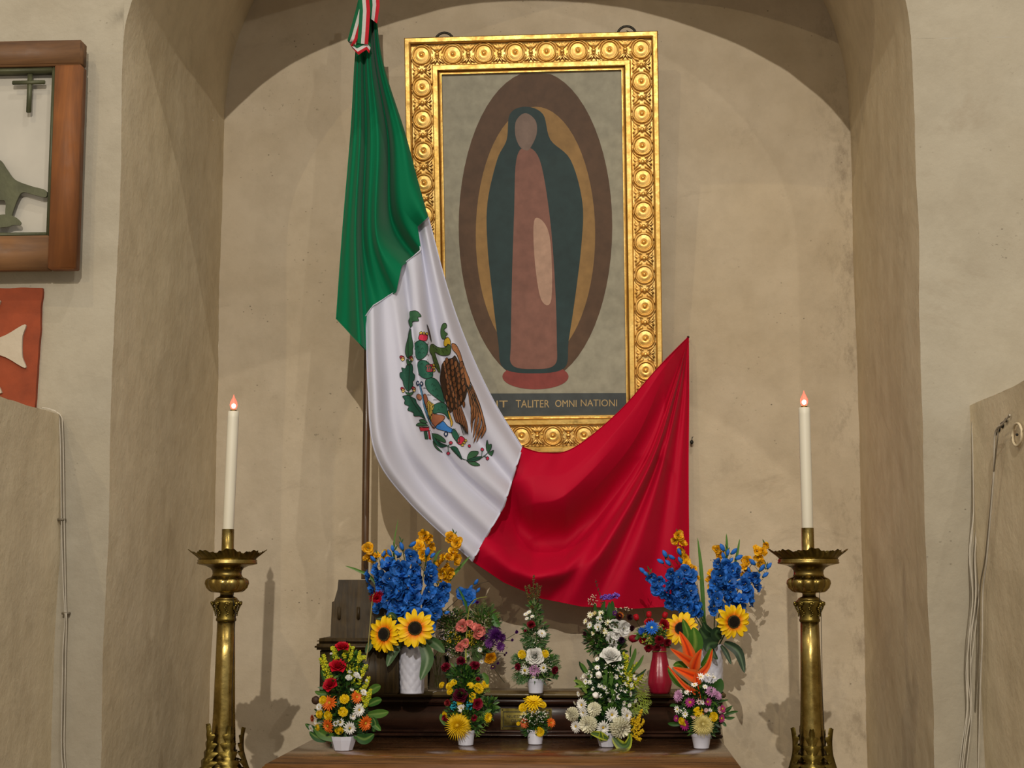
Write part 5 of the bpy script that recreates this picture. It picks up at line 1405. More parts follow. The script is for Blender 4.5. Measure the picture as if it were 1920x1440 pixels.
for k_, (pts, w, r_) in enumerate((([(1140, 1386), (1124, 1378), (1106, 1374)], 14, 1), ([(1128, 1390), (1127, 1382), (1126, 1372)], 10, 1), ([(1150, 1382), (1164, 1398), (1176, 1397), (1182, 1380)], 20, 1), ([(1170, 1400), (1180, 1390), (1180, 1374)], 11, 1))):
    bigleaf(D, pts, w, YD + 0.004, YD - 0.012, lin(42, 78, 38), lin(90, 120, 50), 'striped_leaf', edge=lin(170, 180, 50))

# ---- E: bouquet with white gladioli standing behind the big white one
E = arrangement('e', 1140, 1299, GZ, 'mixed bouquet of white gladiolus, cream asters and violet statice behind the large white arrangement')
O = pot(E, 1140, 1299, 40, 30, 36, GZ)
YE = O.y - 0.03
foliage(E, [(1120, 1195, 22, 28), (1138, 1165, 26, 20), (1145, 1215, 26, 22), (1140, 1250, 14, 20)], O.y, 700, (0.024, 0.008), (G1, G4, G2, lin(70, 70, 40)))
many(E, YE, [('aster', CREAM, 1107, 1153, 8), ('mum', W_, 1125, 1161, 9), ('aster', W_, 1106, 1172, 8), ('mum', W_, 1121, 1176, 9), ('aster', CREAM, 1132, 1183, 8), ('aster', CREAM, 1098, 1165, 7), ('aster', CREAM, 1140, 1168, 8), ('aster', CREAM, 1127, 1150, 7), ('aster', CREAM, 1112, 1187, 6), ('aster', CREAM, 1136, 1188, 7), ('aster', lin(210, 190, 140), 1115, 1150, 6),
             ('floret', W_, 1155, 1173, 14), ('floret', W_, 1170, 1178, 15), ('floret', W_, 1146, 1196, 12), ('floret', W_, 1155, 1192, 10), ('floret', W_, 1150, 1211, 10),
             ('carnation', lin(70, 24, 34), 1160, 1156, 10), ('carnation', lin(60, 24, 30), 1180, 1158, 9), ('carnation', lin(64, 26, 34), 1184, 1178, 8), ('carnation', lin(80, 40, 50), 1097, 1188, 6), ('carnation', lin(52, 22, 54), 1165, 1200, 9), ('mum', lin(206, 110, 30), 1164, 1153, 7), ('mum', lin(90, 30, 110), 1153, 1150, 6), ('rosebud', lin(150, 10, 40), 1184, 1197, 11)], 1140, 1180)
VIO = (lin(124, 80, 196), lin(100, 60, 176), lin(140, 100, 210))
sprinkle(E, [(1133, 1120, 7, 5), (1144, 1119, 8, 5), (1154, 1117, 7, 5)], YE, 110, 0.0042, VIO, 'violet_statice', False)
sprinkle(E, [(1112, 1126, 10, 12), (1172, 1142, 14, 4), (1155, 1142, 6, 5)], YE + 0.01, 60, 0.0026, (lin(226, 190, 170), lin(220, 206, 180)))
plume(E, [[(1134, 1170), (1128, 1130), (1116, 1086)]], YE + 0.02, (lin(90, 60, 50), lin(70, 70, 40)), 0.0018, 22, 'thin_spike', lin(80, 66, 44), 3)
for pts, w in (([(1130, 1165), (1130, 1145), (1134, 1126)], 9), ([(1138, 1172), (1144, 1150), (1142, 1128)], 10), ([(1118, 1155), (1116, 1140), (1116, 1131)], 6), ([(1146, 1160), (1148, 1140), (1148, 1126)], 9), ([(1182, 1232), (1182, 1218), (1184, 1208)], 3), ([(1152, 1222), (1158, 1216), (1160, 1210)], 6)): bigleaf(E, pts, w, YE + 0.01, YE, G1)

# ---- G: small pot with heliconia, right end of the table
G = arrangement('g', 1316, 1405, ZT, 'pink, yellow and white daisies with a tall orange heliconia in a white pot, right end')
O = pot(G, 1316, 1405, 37, 28, 28, ZT)
YGp = O.y - 0.035
foliage(G, [(1314, 1340, 42, 26), (1316, 1305, 34, 22), (1316, 1370, 28, 8)], O.y, 800, (0.020, 0.008), (G1, G4, G4, G2))
PK, W2 = lin(190, 60, 130), lin(228, 190, 196)
many(G, YGp, [('button', YEL, 1309, 1335, 10), ('button', YEL, 1337, 1344, 10), ('button', YEL, 1279, 1352, 8), ('daisy', MAG, 1294, 1317, 11), ('daisy', MAG, 1327, 1316, 9), ('daisy', PK, 1353, 1347, 9), ('daisy', MAG, 1284, 1359, 12), ('daisy', MAG, 1268, 1347, 7), ('daisy', PK, 1355, 1329, 8), ('daisy', W2, 1350, 1331, 8),
              ('mum', LILAC, 1272, 1305, 13, LILAC), ('mum', LILAC, 1333, 1297, 13, LILAC), ('mum', LILAC, 1346, 1304, 10, LILAC), ('aster', W_, 1270, 1330, 8), ('aster', W_, 1285, 1339, 8), ('aster', W_, 1302, 1284, 8), ('aster', W_, 1314, 1269, 9), ('aster', W_, 1326, 1266, 6), ('aster', W_, 1338, 1270, 6), ('aster', W_, 1322, 1288, 6), ('aster', W2, 1311, 1316, 7), ('aster', W_, 1317, 1317, 6), ('mum', W2, 1300, 1343, 6), ('aster', W_, 1332, 1331, 5), ('mum', W2, 1324, 1332, 5), ('aster', W_, 1288, 1298, 6)], 1312, 1330)
bloom(G, 'spider', lin(240, 226, 150), 1318, 1358, YGp - 0.02, 22, (0, -1, 0.2), col2=CREAM, name='large_chrysanthemum')
sprinkle(G, [(1335, 1270, 14, 10), (1285, 1300, 14, 8), (1276, 1334, 10, 8)], YGp, 46, 0.0028, (W_,), 'white_buds')
for pts, w in (([(1350, 1335), (1362, 1330), (1374, 1323)], 5), ([(1356, 1342), (1372, 1336), (1384, 1334)], 6), ([(1360, 1346), (1368, 1347), (1378, 1345)], 6), ([(1352, 1350), (1358, 1358), (1362, 1362)], 6), ([(1345, 1318), (1356, 1314), (1366, 1312)], 4), ([(1282, 1358), (1262, 1358), (1252, 1356)], 8), ([(1276, 1325), (1262, 1322), (1256, 1324)], 6), ([(1330, 1300), (1345, 1290), (1352, 1272)], 24), ([(1362, 1336), (1368, 1328), (1372, 1325)], 6)): bigleaf(G, pts, w, YGp + 0.02, YGp + 0.01, G1)
# heliconia
H = thing('heliconia', at(1318, 1330, YGp + 0.02), 'orange heliconia flower with pointed boat shaped bracts and green leaves', 'flower')
OR1, OR2 = lin(250, 84, 16), lin(236, 76, 20)
mb = MB(); mb.tube([at(x, y, YGp + 0.02) for x, y in ((1318, 1345), (1312, 1310), (1306, 1280), (1300, 1258), (1296, 1240), (1292, 1222))], 0.006, 8, col=OR1, r1=0.004); part('stem', mb, M_PETAL, H)
for pts, w, e in (([(1296, 1238), (1287, 1210), (1274, 1184)], 20, lin(200, 120, 40)), ([(1302, 1246), (1284, 1234), (1257, 1216)], 18, lin(230, 150, 90)), ([(1300, 1256), (1306, 1236), (1315, 1217)], 19, lin(150, 130, 60)), ([(1308, 1270), (1288, 1262), (1262, 1251)], 21, lin(230, 150, 90)), ([(1304, 1272), (1326, 1250), (1336, 1217)], 13, lin(110, 110, 40)), ([(1308, 1284), (1306, 1272), (1304, 1262)], 14, OR2), ([(1306, 1300), (1282, 1284), (1252, 1248)], 10, lin(150, 130, 50))):
    bigleaf(H, pts, w * 1.45, YGp + 0.02 - 0.004 * (w % 3), YGp - 0.015, cj(OR1, .25), lin(180, 44, 14), 'bract', edge=lin(222, 110, 50), taper=True)
for pts, w in (([(1292, 1222), (1290, 1190), (1280, 1160)], 17), ([(1298, 1230), (1304, 1205), (1300, 1176)], 30), ([(1316, 1250), (1328, 1235), (1334, 1215)], 16), ([(1294, 1290), (1270, 1276), (1252, 1252)], 17), ([(1290, 1262), (1276, 1246), (1262, 1248)], 14), ([(1304, 1268), (1316, 1258), (1326, 1240)], 12)):
    bigleaf(H, pts, w, YGp + 0.05, YGp + 0.03, lin(62, 108, 30), lin(120, 150, 60))

# ---- tall vases on the raised shelf
def diamond_vase(px, py, wt, wb, h, label):
    c = onz(px, py, GZ); k_ = c.y / F; O_ = Vector((c.x, c.y + wb * .5 * k_, GZ + 0.0008))
    mb = MB(); prof = []
    N = 36
    for i in range(N + 1):
        t = i / N; r = lerp(wb, wt, t ** 0.9) * .5
        prof.append((r * k_, h * k_ * t))
    def rd(r, z, a):
        t = z / (h * k_)
        if t < 0.04 or t > 0.93: return r
        d = abs(math.sin(a * 5 + t * 14)) * abs(math.sin(a * 5 - t * 14))
        return r * (0.965 + 0.055 * d ** 0.6)
    mb.lathe(prof + [(wt * .46 * k_, h * k_), (wt * .42 * k_, h * k_ * .8), (wb * .36 * k_, h * k_ * 0.1)], 80, O_, rad=rd)
    v = part('vase', mb, M_POT, label=label, cat='vase', group='embossed white vases')
    return O_
V1 = diamond_vase(770, 1302, 52, 44, 88, 'white embossed vase holding blue gladioli and sunflowers beside the flagpole stand')
V2 = diamond_vase(1336, 1298, 46, 40, 86, 'white embossed vase holding blue gladioli behind the orange heliconia')
def sunflower(px, py, r, Y, d, foot, label, back=False):
    c = at(px, py, Y); s = r * Y / F
    root = thing('sunflower', c, label, 'flower')
    M = Matrix.Translation(c) @ frame_from(d, 0.3) @ Matrix.Diagonal((s, s, s, 1))
    if 'sunp' not in FM:
        O1, Y1 = lin(246, 104, 12), lin(255, 212, 12)
        for key, L, lift in (('sunp', 0.70, 0.10), ('sunq', 0.62, 0.32)):
            mb = MB(); P = []; C = []
            for i in range(8):
                t = i / 7; w = 0.30 * math.sin(PI * (0.20 + 0.70 * t)) ** 0.8 if i < 7 else 0.05
                an = lift - 0.3 * t
                row = []
                for q in (-1, -0.5, 0, 0.5, 1):
                    row.append((0.30 + L * t * math.cos(an), q * w * 0.5, L * t * math.sin(an) + 0.03 * abs(q) - (0.012 if q == 0 else 0) - 0.05))
                    f = min(1, max(0, (t - 0.10) * 2.1 + 0.2 * abs(q)))
                    C.append(tuple(lerp(a, b_, f) for a, b_ in zip(O1, Y1)))
                P.append(row)
            mb.grid(P, 0, 0, col=lambda k: C[k]); FM[key] = mb.mesh('petal', M_PETAL)
        mb = MB(); DK, DM = lin(38, 30, 20), lin(92, 82, 34)
        for i in range(260):
            q = (i + 0.5) / 260; rr = 0.345 * math.sqrt(q); a = i * 2.39996
            mb.ball((rr * math.cos(a), rr * math.sin(a), 0.03 + 0.05 * (1 - q)), 0.019 + 0.008 * q, sub=0, sc=(1, 1, 1.8), col=DM if q > 0.74 else cj(DK, .4))
        mb.lathe([(0.35, -0.08), (0.36, 0.0), (0.33, 0.035), (0.05, 0.06)], 28, col=DK); FM['sund'] = mb.mesh('seed_head', M_PETAL)
        mb = MB()
        for i in range(12): petal(mb, 2 * PI * i / 12, 0.5, 0.26, 0.12, -0.2, 0.3, -0.14, 0.1, G4, G1, 3)
        FM['sunc'] = mb.mesh('calyx', M_LEAF)
    for ly, (key, n) in enumerate((('sunp', 14), ('sunq', 12))):
        for i in range(n):
            a = 2 * PI * i / n + ly * 0.22 + random.uniform(-.07, .07)
            ob('petal', FM[key], root, M @ Matrix.Rotation(a, 4, 'Z') @ Matrix.Rotation(random.uniform(-.1, .1), 4, 'Y') @ Matrix.Scale(random.uniform(.93, 1.06), 4))
    ob('seed_head', FM['sund'], root, M); ob('calyx', FM['sunc'], root, M)
    mb = MB(); q = Vector(foot); b0 = c - Vector(d).normalized() * (-0.0) + Vector(d).normalized() * (-0.02)
    mb.tube([b0, b0 - Vector(d).normalized() * 0.03 + Vector((0, 0, -0.02)), (b0 + q) / 2 + Vector((0, 0.02, 0)), q], 0.003, 6, col=G1); part('stem', mb, M_LEAF, root)
    return root
f1, f2 = V1 + Vector((0, 0, 0.12)), V2 + Vector((0, 0, 0.12))
SY = V1.y - 0.14
s1 = sunflower(720, 1189, 36, SY + 0.01, (-0.50, -1, 0.02), f1, 'tilted sunflower at the left of the left vase, partly behind its neighbour')
s2 = sunflower(778, 1178, 37, SY - 0.015, (0.06, -1, 0.05), f1, 'large sunflower facing forward at the centre of the left white vase')
SY2 = V2.y - 0.13
s3 = sunflower(1277, 1178, 33, SY2, (-0.25, -1, 0.30), f2, 'sunflower half hidden by the green heliconia leaf above the red vase')
s4 = sunflower(1376, 1166, 34, SY2, (0.32, -1, -0.10), f2, 'sunflower at far right of the right vase, facing forward')
dk = lin(34, 58, 36)
for pts, w, y0, y1 in (([(790, 1205), (802, 1235), (788, 1276)], 24, SY + .03, SY), ([(800, 1198), (818, 1208), (834, 1224)], 20, SY + .06, SY + .03), ([(752, 1205), (736, 1225), (726, 1250)], 18, SY + .06, SY + .04), ([(742, 1170), (728, 1160), (705, 1160)], 12, SY + .05, SY + .02), ([(744, 1162), (734, 1152), (728, 1158)], 10, SY + .03, SY + .0), ([(700, 1200), (692, 1212), (686, 1226)], 12, SY + .06, SY + .05)):
    bigleaf(s1 if w < 15 else s2, pts, w, y0, y1, random.choice((dk, lin(60, 92, 50))), lin(110, 130, 96))
for pts, w in (([(1352, 1210), (1362, 1225), (1371, 1246)], 10), ([(1358, 1205), (1384, 1222), (1396, 1262)], 18), ([(1340, 1200), (1324, 1196), (1312, 1178)], 26), ([(1346, 1205), (1330, 1208), (1324, 1222)], 24), ([(1350, 1200), (1342, 1188), (1350, 1176)], 20), ([(1335, 1215), (1340, 1230), (1346, 1236)], 9), ([(1340, 1190), (1326, 1182), (1318, 1166)], 16)):
    bigleaf(s4, pts, w, SY2 + .05, SY2 + .02, dk, lin(70, 100, 60), tooth=0)
def gladiolus(label, path, florets, buds, Y, col, col2, foot, flop=False):
    root = thing('gladiolus', at(path[0][0], path[0][1], Y), label, 'flower')
    pts = smooth_poly(path, 5, closed=False)
    P = [at(x, y, Y) for x, y in pts]; P[0] = Vector(foot)
    mb = MB(); mb.tube(P, 0.0026, 6, col=G1, r1=0.0010); part('stem', mb, M_LEAF, root)
    def near(x, y):
        return min(pts, key=lambda p: (p[0] - x) ** 2 + (p[1] - y) ** 2)
    for i, (x, y, r) in enumerate(florets):
        nx, ny = near(x, y)
        bloom(root, 'floret', tuple(c * (1 + 0.12 * (i % 3 - 1)) for c in col), x, y, Y - 0.012 - 0.035 * random.random(), r * (1.18 if col[2] > col[0] else 1.08), ((x - nx) * 0.09 + random.uniform(-.7, .7), -1, (ny - y) * 0.05 + random.uniform(-.5, .7)), col2, 0.3, sc=(1, random.uniform(.75, 1), 1))
    mb = MB()
    for (x, y, r) in buds:
        nx, ny = near(x, y + r * 1.5)
        s = r * Y / F
        d = Vector(((x - nx) * 0.10, -0.15, 1))
        M = Matrix.Translation(at(x, y + r * .6, Y - 0.01)) @ frame_from(d, random.uniform(0, 6), up=Vector((0, 1, 0))) @ Matrix.Diagonal((s, s, s, 1))
        ob('bud', fm('bud', col), root, M)
        mb.tube([at(x, y + r, Y - 0.01), at((x + nx) / 2, y + r + 6, Y - 0.004), at(nx, ny + 8, Y)], 0.0009, 4, col=G1)
    if buds: part('bud_stalks', mb, M_LEAF, root, kind='stuff')
    # narrow pointed tip bracts
    tx, ty = pts[-1]
    for k_ in range(3):
        mb = MB(); leafv(mb, at(tx, ty + k_ * 5, Y), Vector(((k_ % 2 - 0.5) * 0.9, 0, 1)), 0.022, 0.006, G1, 0, n=3); part('tip_bract', mb, M_LEAF, root)
    return root
BL2 = lin(16, 70, 160); YL, YL2 = lin(255, 186, 14), lin(250, 206, 30)
def along(path, t0, t1, n, r, sp):
    pts = smooth_poly(path, 8, closed=False); o = []
    for i in range(n):
        t = lerp(t0, t1, (i + .5) / n); x, y = pts[int(t * (len(pts) - 1))]
        o.append((x + (sp if i % 2 else -sp) + random.uniform(-3, 3), y + random.uniform(-3, 3), r * random.uniform(.9, 1.15) * (1.1 - 0.3 * t)))
    return o
YV = V1.y - 0.02
pa = [(768, 1215), (745, 1140), (722, 1085), (708, 1040)]
gladiolus('blue gladiolus leaning left, leftmost of the blue stems in the left vase', pa, along(pa, 0.25, 0.85, 9, 15, 11) + [(690, 1080, 11), (697, 1104, 12), (714, 1100, 12), (715, 1082, 12), (708, 1138, 12)], [(703, 1046, 9), (717, 1038, 9), (716, 1054, 9)], YV + 0.01, BLUE, BL2, f1)
pa = [(770, 1215), (752, 1130), (738, 1070), (741, 1026)]
gladiolus('blue gladiolus with small buds, second stem from the left in the left vase', pa, along(pa, 0.15, 0.8, 9, 15, 11), [(733, 1036, 9), (737, 1028, 8), (746, 1040, 8), (743, 1055, 9)], YV - 0.03, BLUE, BL2, f1)
pa = [(771, 1215), (765, 1130), (762, 1070), (752, 1014)]
gladiolus('blue gladiolus at the middle of the left vase', pa, along(pa, 0.15, 0.85, 10, 16, 12) + [(755, 1068, 17), (752, 1092, 16)], [(755, 1024, 10), (769, 1018, 10), (769, 1036, 9), (748, 1036, 9)], YV - 0.045, BLUE, BL2, f1)
pa = [(774, 1215), (785, 1140), (793, 1085), (800, 1040)]
gladiolus('blue gladiolus at the right of the left vase, in front of the yellow ones', pa, along(pa, 0.15, 0.85, 10, 16, 12) + [(808, 1080, 16), (776, 1118, 16)], [(800, 1034, 11), (788, 1050, 10), (802, 1056, 9), (808, 1040, 8)], YV - 0.03, BLUE, BL2, f1)
pa = [(776, 1215), (798, 1160), (816, 1120), (822, 1100)]
gladiolus('short blue gladiolus spreading right, low in the left vase', pa, along(pa, 0.1, 1.0, 8, 15, 10) + [(824, 1126, 13), (815, 1150, 13)], [(834, 1146, 7)], YV, BLUE, BL2, f1)
pa = [(766, 1215), (720, 1120), (700, 1060), (692, 1025)]
gladiolus('yellow gladiolus in front of the flagpole, left side of the left vase', pa, [(690, 1028, 12), (697, 1044, 12), (722, 1040, 11), (724, 1058, 9), (686, 1046, 7), (707, 1041, 7)], [], YV + 0.04, YL, YL2, f1)
pa = [(772, 1215), (782, 1120), (788, 1050), (798, 1000)]
gladiolus('tall orange yellow gladiolus, taller one at the centre of the left vase', pa, [(795, 1005, 13), (804, 1010, 10), (786, 1022, 12), (806, 1028, 13), (792, 1040, 12), (781, 1048, 11), (776, 1056, 9), (800, 1046, 9)], [], YV + 0.03, YL, YL2, f1)
pa = [(774, 1215), (812, 1120), (836, 1060), (852, 1000)]
gladiolus('orange yellow gladiolus reaching over the white cloth, rightmost in the left vase', pa, [(845, 1008, 12), (857, 1018, 12), (850, 1035, 10), (856, 1048, 11), (842, 1045, 9), (830, 1048, 12), (822, 1058, 9), (836, 1064, 10), (830, 1075, 12), (844, 1074, 11), (832, 1096, 13), (827, 1106, 11)], [], YV + 0.03, YL, YL2, f1)
gb = thing('long_leaf_sprigs', at(770, 1200, YV), 'thin green blades sticking out of the left white vase', 'leaves')
for pts, w in (([(762, 1180), (745, 1080), (738, 1028), (747, 972)], 4), ([(740, 1150), (700, 1088), (672, 1070), (647, 1061)], 6), ([(790, 1160), (812, 1066), (819, 1040), (828, 1030)], 5), ([(800, 1150), (842, 1088), (862, 1064), (882, 1042)], 7), ([(768, 1170), (778, 1080), (776, 1056)], 6)): bigleaf(gb, pts, w, YV + 0.03, YV + 0.03, lin(84, 124, 50))
# drooping red flower on a thin stem
rf = thing('drooping_red_flower', at(690, 1225, YV - 0.05), 'wilting red flower hanging from a thin pale stem left of the sunflowers', 'flower')
mb = MB(); mb.tube([at(x, y, YV - 0.12) for x, y in ((686, 1240), (690, 1215), (694, 1170), (697, 1135), (699, 1118), (702, 1112))], 0.0022, 6, col=lin(160, 150, 90)); part('stem', mb, M_LEAF, rf)
bloom(rf, 'mum', lin(206, 16, 48), 705, 1117, YV - 0.10, 17, (0.45, -0.5, -0.8), col2=lin(120, 130, 40), name='flower_head'); bloom(rf, 'carnation', lin(200, 16, 46), 706, 1121, YV - 0.11, 13, (0.4, -0.8, -0.5), name='flower_core')
# right vase gladioli
YR = V2.y - 0.02
pa = [(1334, 1215), (1300, 1150), (1262, 1105), (1218, 1070)]
gladiolus('blue gladiolus leaning far left over the red cloth, right vase', pa, [(1222, 1084, 10), (1236, 1090, 10), (1232, 1106, 12), (1240, 1112, 9), (1252, 1118, 13), (1265, 1130, 13), (1256, 1134, 10), (1226, 1092, 8)], [(1208, 1068, 9), (1214, 1074, 8)], YR - 0.02, BLUE, BL2, f2)
pa = [(1335, 1215), (1308, 1150), (1278, 1090), (1250, 1042)]
gladiolus('blue gladiolus with pale buds, upright left stem in the right vase', pa, [(1258, 1076, 11), (1262, 1094, 13), (1275, 1106, 14), (1272, 1082, 11), (1284, 1120, 13), (1290, 1138, 13), (1268, 1118, 12), (1254, 1100, 11), (1300, 1145, 12), (1275, 1138, 11)], [(1249, 1038, 10), (1243, 1050, 9), (1256, 1054, 9)], YR - 0.035, BLUE, BL2, f2)
pa = [(1336, 1215), (1312, 1150), (1292, 1090), (1274, 1030)]
gladiolus('blue gladiolus beside the orange one, third from left in the right vase', pa, [(1285, 1070, 12), (1295, 1080, 12), (1290, 1096, 13), (1300, 1118, 12), (1296, 1108, 12), (1304, 1138, 12), (1310, 1150, 9)], [(1276, 1034, 9), (1264, 1042, 9), (1278, 1050, 9)], YR - 0.01, BLUE, BL2, f2)
pa = [(1338, 1215), (1350, 1140), (1358, 1080), (1364, 1030)]
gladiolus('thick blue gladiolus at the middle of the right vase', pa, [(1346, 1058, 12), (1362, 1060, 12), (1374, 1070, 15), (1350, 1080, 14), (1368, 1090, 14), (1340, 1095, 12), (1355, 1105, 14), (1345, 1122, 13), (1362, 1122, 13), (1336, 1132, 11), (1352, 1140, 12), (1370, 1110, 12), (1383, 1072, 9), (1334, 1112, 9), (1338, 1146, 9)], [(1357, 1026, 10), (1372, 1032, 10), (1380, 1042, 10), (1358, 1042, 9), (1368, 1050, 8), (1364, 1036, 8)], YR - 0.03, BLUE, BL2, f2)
pa = [(1340, 1215), (1376, 1150), (1404, 1100), (1436, 1058)]
gladiolus('blue gladiolus leaning right towards the right candlestick', pa, [(1405, 1084, 14), (1416, 1082, 12), (1396, 1096, 13), (1418, 1098, 11), (1402, 1110, 13), (1390, 1124, 13), (1408, 1126, 12), (1382, 1136, 12), (1392, 1140, 10), (1376, 1120, 11)], [(1415, 1052, 10), (1406, 1068, 8), (1425, 1064, 10), (1439, 1060, 9), (1431, 1076, 9)], YR - 0.01, BLUE, BL2, f2)
pa = [(1336, 1215), (1316, 1140), (1296, 1070), (1272, 1000)]
gladiolus('orange yellow gladiolus at the left of the right vase', pa, [(1273, 1004, 10), (1266, 1014, 9), (1280, 1018, 9), (1276, 1032, 8), (1283, 1044, 9), (1288, 1056, 9), (1294, 1066, 8), (1302, 1066, 6), (1300, 1085, 7), (1308, 1083, 6)], [], YR + 0.02, YL, YL2, f2)
pa = [(1338, 1215), (1340, 1140), (1340, 1080), (1346, 1030)]
gladiolus('orange yellow gladiolus behind the thick blue one, right vase', pa, [(1344, 1030, 9), (1350, 1040, 9), (1334, 1074, 9), (1330, 1086, 8), (1332, 1100, 7), (1346, 1050, 6)], [], YR + 0.03, YL, YL2, f2)
pa = [(1340, 1215), (1370, 1140), (1396, 1080), (1434, 1020)]
gladiolus('orange yellow gladiolus beside the right candlestick, rightmost in the right vase', pa, [(1400, 1052, 11), (1396, 1062, 9), (1420, 1032, 10), (1431, 1034, 9), (1422, 1046, 9), (1437, 1022, 7), (1426, 1056, 9), (1394, 1080, 8), (1386, 1102, 7), (1402, 1070, 8)], [], YR + 0.02, YL, YL2, f2)
gb = thing('long_leaf_sprigs', at(1340, 1200, YR), 'pointed green blades rising between the gladioli of the right white vase', 'leaves')
for pts, w in (([(1322, 1180), (1318, 1125), (1314, 1060), (1308, 1008)], 8), ([(1350, 1120), (1362, 1040), (1362, 1000)], 6), ([(1372, 1080), (1382, 1040), (1387, 1010)], 5), ([(1330, 1190), (1320, 1165), (1316, 1140)], 4), ([(1280, 1160), (1288, 1140), (1292, 1110)], 12)): bigleaf(gb, pts, w, YR + 0.03, YR + 0.03, lin(78, 122, 44))
# red vase with its bouquet
c = onz(1238, 1302, GZ); k_ = c.y / F; RV = Vector((c.x, c.y + 18 * k_, GZ + 0.0008))
rv = thing('red_vase', RV, 'raspberry red faceted vase with a narrow neck on the raised shelf', 'vase')
mb = MB()
pr = [(17, 0), (19, 4), (22.5, 16), (23, 22), (21, 34), (17.5, 52), (14.5, 66), (13, 76), (14, 88), (12.5, 88), (11.5, 76), (15, 50), (17, 20), (10, 3)]
def rvr(r, z, a):
    t = z / k_
    if t > 70: return r
    seg = (a * 8 / (2 * PI) + (0.5 if t < 14 else 0)) % 1
    return r * (0.95 + 0.07 * (1 - abs(seg - 0.5) * 2))
mb.lathe([(r * k_, z * k_) for r, z in pr], 64, RV, rad=rvr); part('vase_body', mb, M_REDVASE, rv)
mb = MB(); mb.tube([RV + Vector((13.6 * k_ * math.cos(t * PI / 10), 13.6 * k_ * math.sin(t * PI / 10), 77 * k_)) for t in range(21)], 0.0016, 6); part('neck_band', mb, M_PLAQUE, rv)
RB_ = thing('red_bouquet', RV + Vector((0, 0, 0.15)), 'bouquet of red rosebuds and carnations with a bright blue daisy in the red vase', 'flowers')
YRV = RV.y - 0.035
foliage(RB_, [(1220, 1190, 26, 14), (1232, 1208, 20, 10)], RV.y, 220, (0.016, 0.007), (G1, G3, G2))
many(RB_, YRV, [('carnation', lin(140, 14, 34), 1236, 1200, 13), ('carnation', lin(150, 14, 34), 1205, 1201, 10), ('carnation', lin(130, 10, 30), 1216, 1215, 11), ('carnation', lin(130, 10, 30), 1250, 1205, 11), ('carnation', lin(120, 10, 30), 1232, 1214, 9), ('rose', lin(190, 16, 30), 1217, 1167, 9), ('rose', lin(170, 16, 30), 1245, 1171, 11), ('mum', lin(20, 84, 190), 1203, 1183, 8, BL2)], 1222, 1190)
bloom(RB_, 'mum', lin(24, 112, 220), 1222, 1177, YRV - 0.02, 15, (-0.1, -1, 0.3), col2=lin(226, 220, 130), name='blue_daisy')
for (x, y, r, dx) in ((1194, 1160, 8, -.35), (1217, 1155, 8, -.05), (1246, 1156, 8, .3)):
    s = r * YRV / F
    ob('rosebud', fm('rosebud', lin(190, 14, 34)), RB_, Matrix.Translation(at(x, y, YRV + 0.01)) @ frame_from((dx, -0.2, 1), 1.0, up=Vector((0, 1, 0))) @ Matrix.Diagonal((s, s, s, 1)))
stems(RB_, YRV, [(1194, 1162), (1217, 1158), (1246, 1160), (1206, 1140)], (1236, 1225))
sprinkle(RB_, [(1214, 1196, 12, 14), (1240, 1180, 10, 10)], YRV - 0.012, 70, 0.0034, (lin(70, 130, 50), lin(150, 160, 60), lin(200, 180, 60)), 'berry_filler', False)

# clear glass with the loose mixed bouquet, second from the left vase
c = onz(820, 1297, GZ); k_ = c.y / F; GV = Vector((c.x, c.y + 14 * k_, GZ + 0.0008))
mb = MB(); mb.lathe([(18 * k_, 0), (20 * k_, 0.003), (20 * k_, 66 * k_), (19 * k_, 66 * k_), (19 * k_, 0.008), (4 * k_, 0.007)], 32, GV)
part('glass_vase', mb, M_GLASS, label='clear straight glass vase on the raised shelf right of the left white vase', cat='vase')
K = thing('mixed_bouquet', GV + Vector((0, 0, 0.02)), 'loose bouquet with pink gladiolus, purple blooms and a yellow rose in the clear glass vase', 'flowers')
YK = GV.y - 0.01
mb = MB()
for i in range(12):
    x = random.uniform(808, 832)
    mb.tube([at(random.uniform(812, 828), 1290, GV.y), at(x, 1235, GV.y), at(lerp(x, 870, .9) + random.uniform(-30, 40), random.uniform(1150, 1200), YK)], 0.0012, 4, col=cj(lin(110, 112, 60)))
part('stems', mb, M_LEAF, K, kind='stuff')
foliage(K, [(850, 1170, 26, 26), (905, 1165, 30, 26), (880, 1210, 42, 22), (846, 1205, 20, 16)], YK + 0.02, 900, (0.022, 0.006), (G1, G2, lin(96, 96, 50), lin(60, 74, 40)))
sprinkle(K, [(822, 1182, 12, 18), (845, 1222, 14, 12), (850, 1150, 14, 12), (838, 1190, 16, 12)], YK - 0.01, 150, 0.0026, (lin(220, 214, 214), lin(180, 160, 190), lin(214, 200, 160)))
sprinkle(K, [(850, 1196, 14, 12), (884, 1200, 12, 10), (880, 1186, 8, 8)], YK - 0.02, 90, 0.0034, (lin(190, 170, 40), lin(214, 180, 30)), 'yellow_filler', False)
PKC = lin(236, 130, 120)
mb = MB(); mb.tube([at(x, y, YK - 0.03) for x, y in ((873, 1250), (874, 1200), (877, 1160), (881, 1135), (890, 1124), (902, 1120), (913, 1119))], 0.0036, 6, col=lin(158, 166, 70), r1=0.001); part('gladiolus_spike', mb, M_LEAF, K)
for (x, y, r, d) in ((866, 1174, 13, (-.5, -1, .3)), (889, 1176, 9, (.2, -1, .5)), (897, 1184, 14, (.5, -1, .1)), (872, 1206, 9, (0, -1, .2)), (862, 1214, 9, (-.2, -1, -.1)), (880, 1168, 7, (0, -1, .4))): bloom(K, 'floret', PKC, x, y, YK - 0.035, r, d, lin(240, 190, 170))
PUR = lin(92, 30, 120)
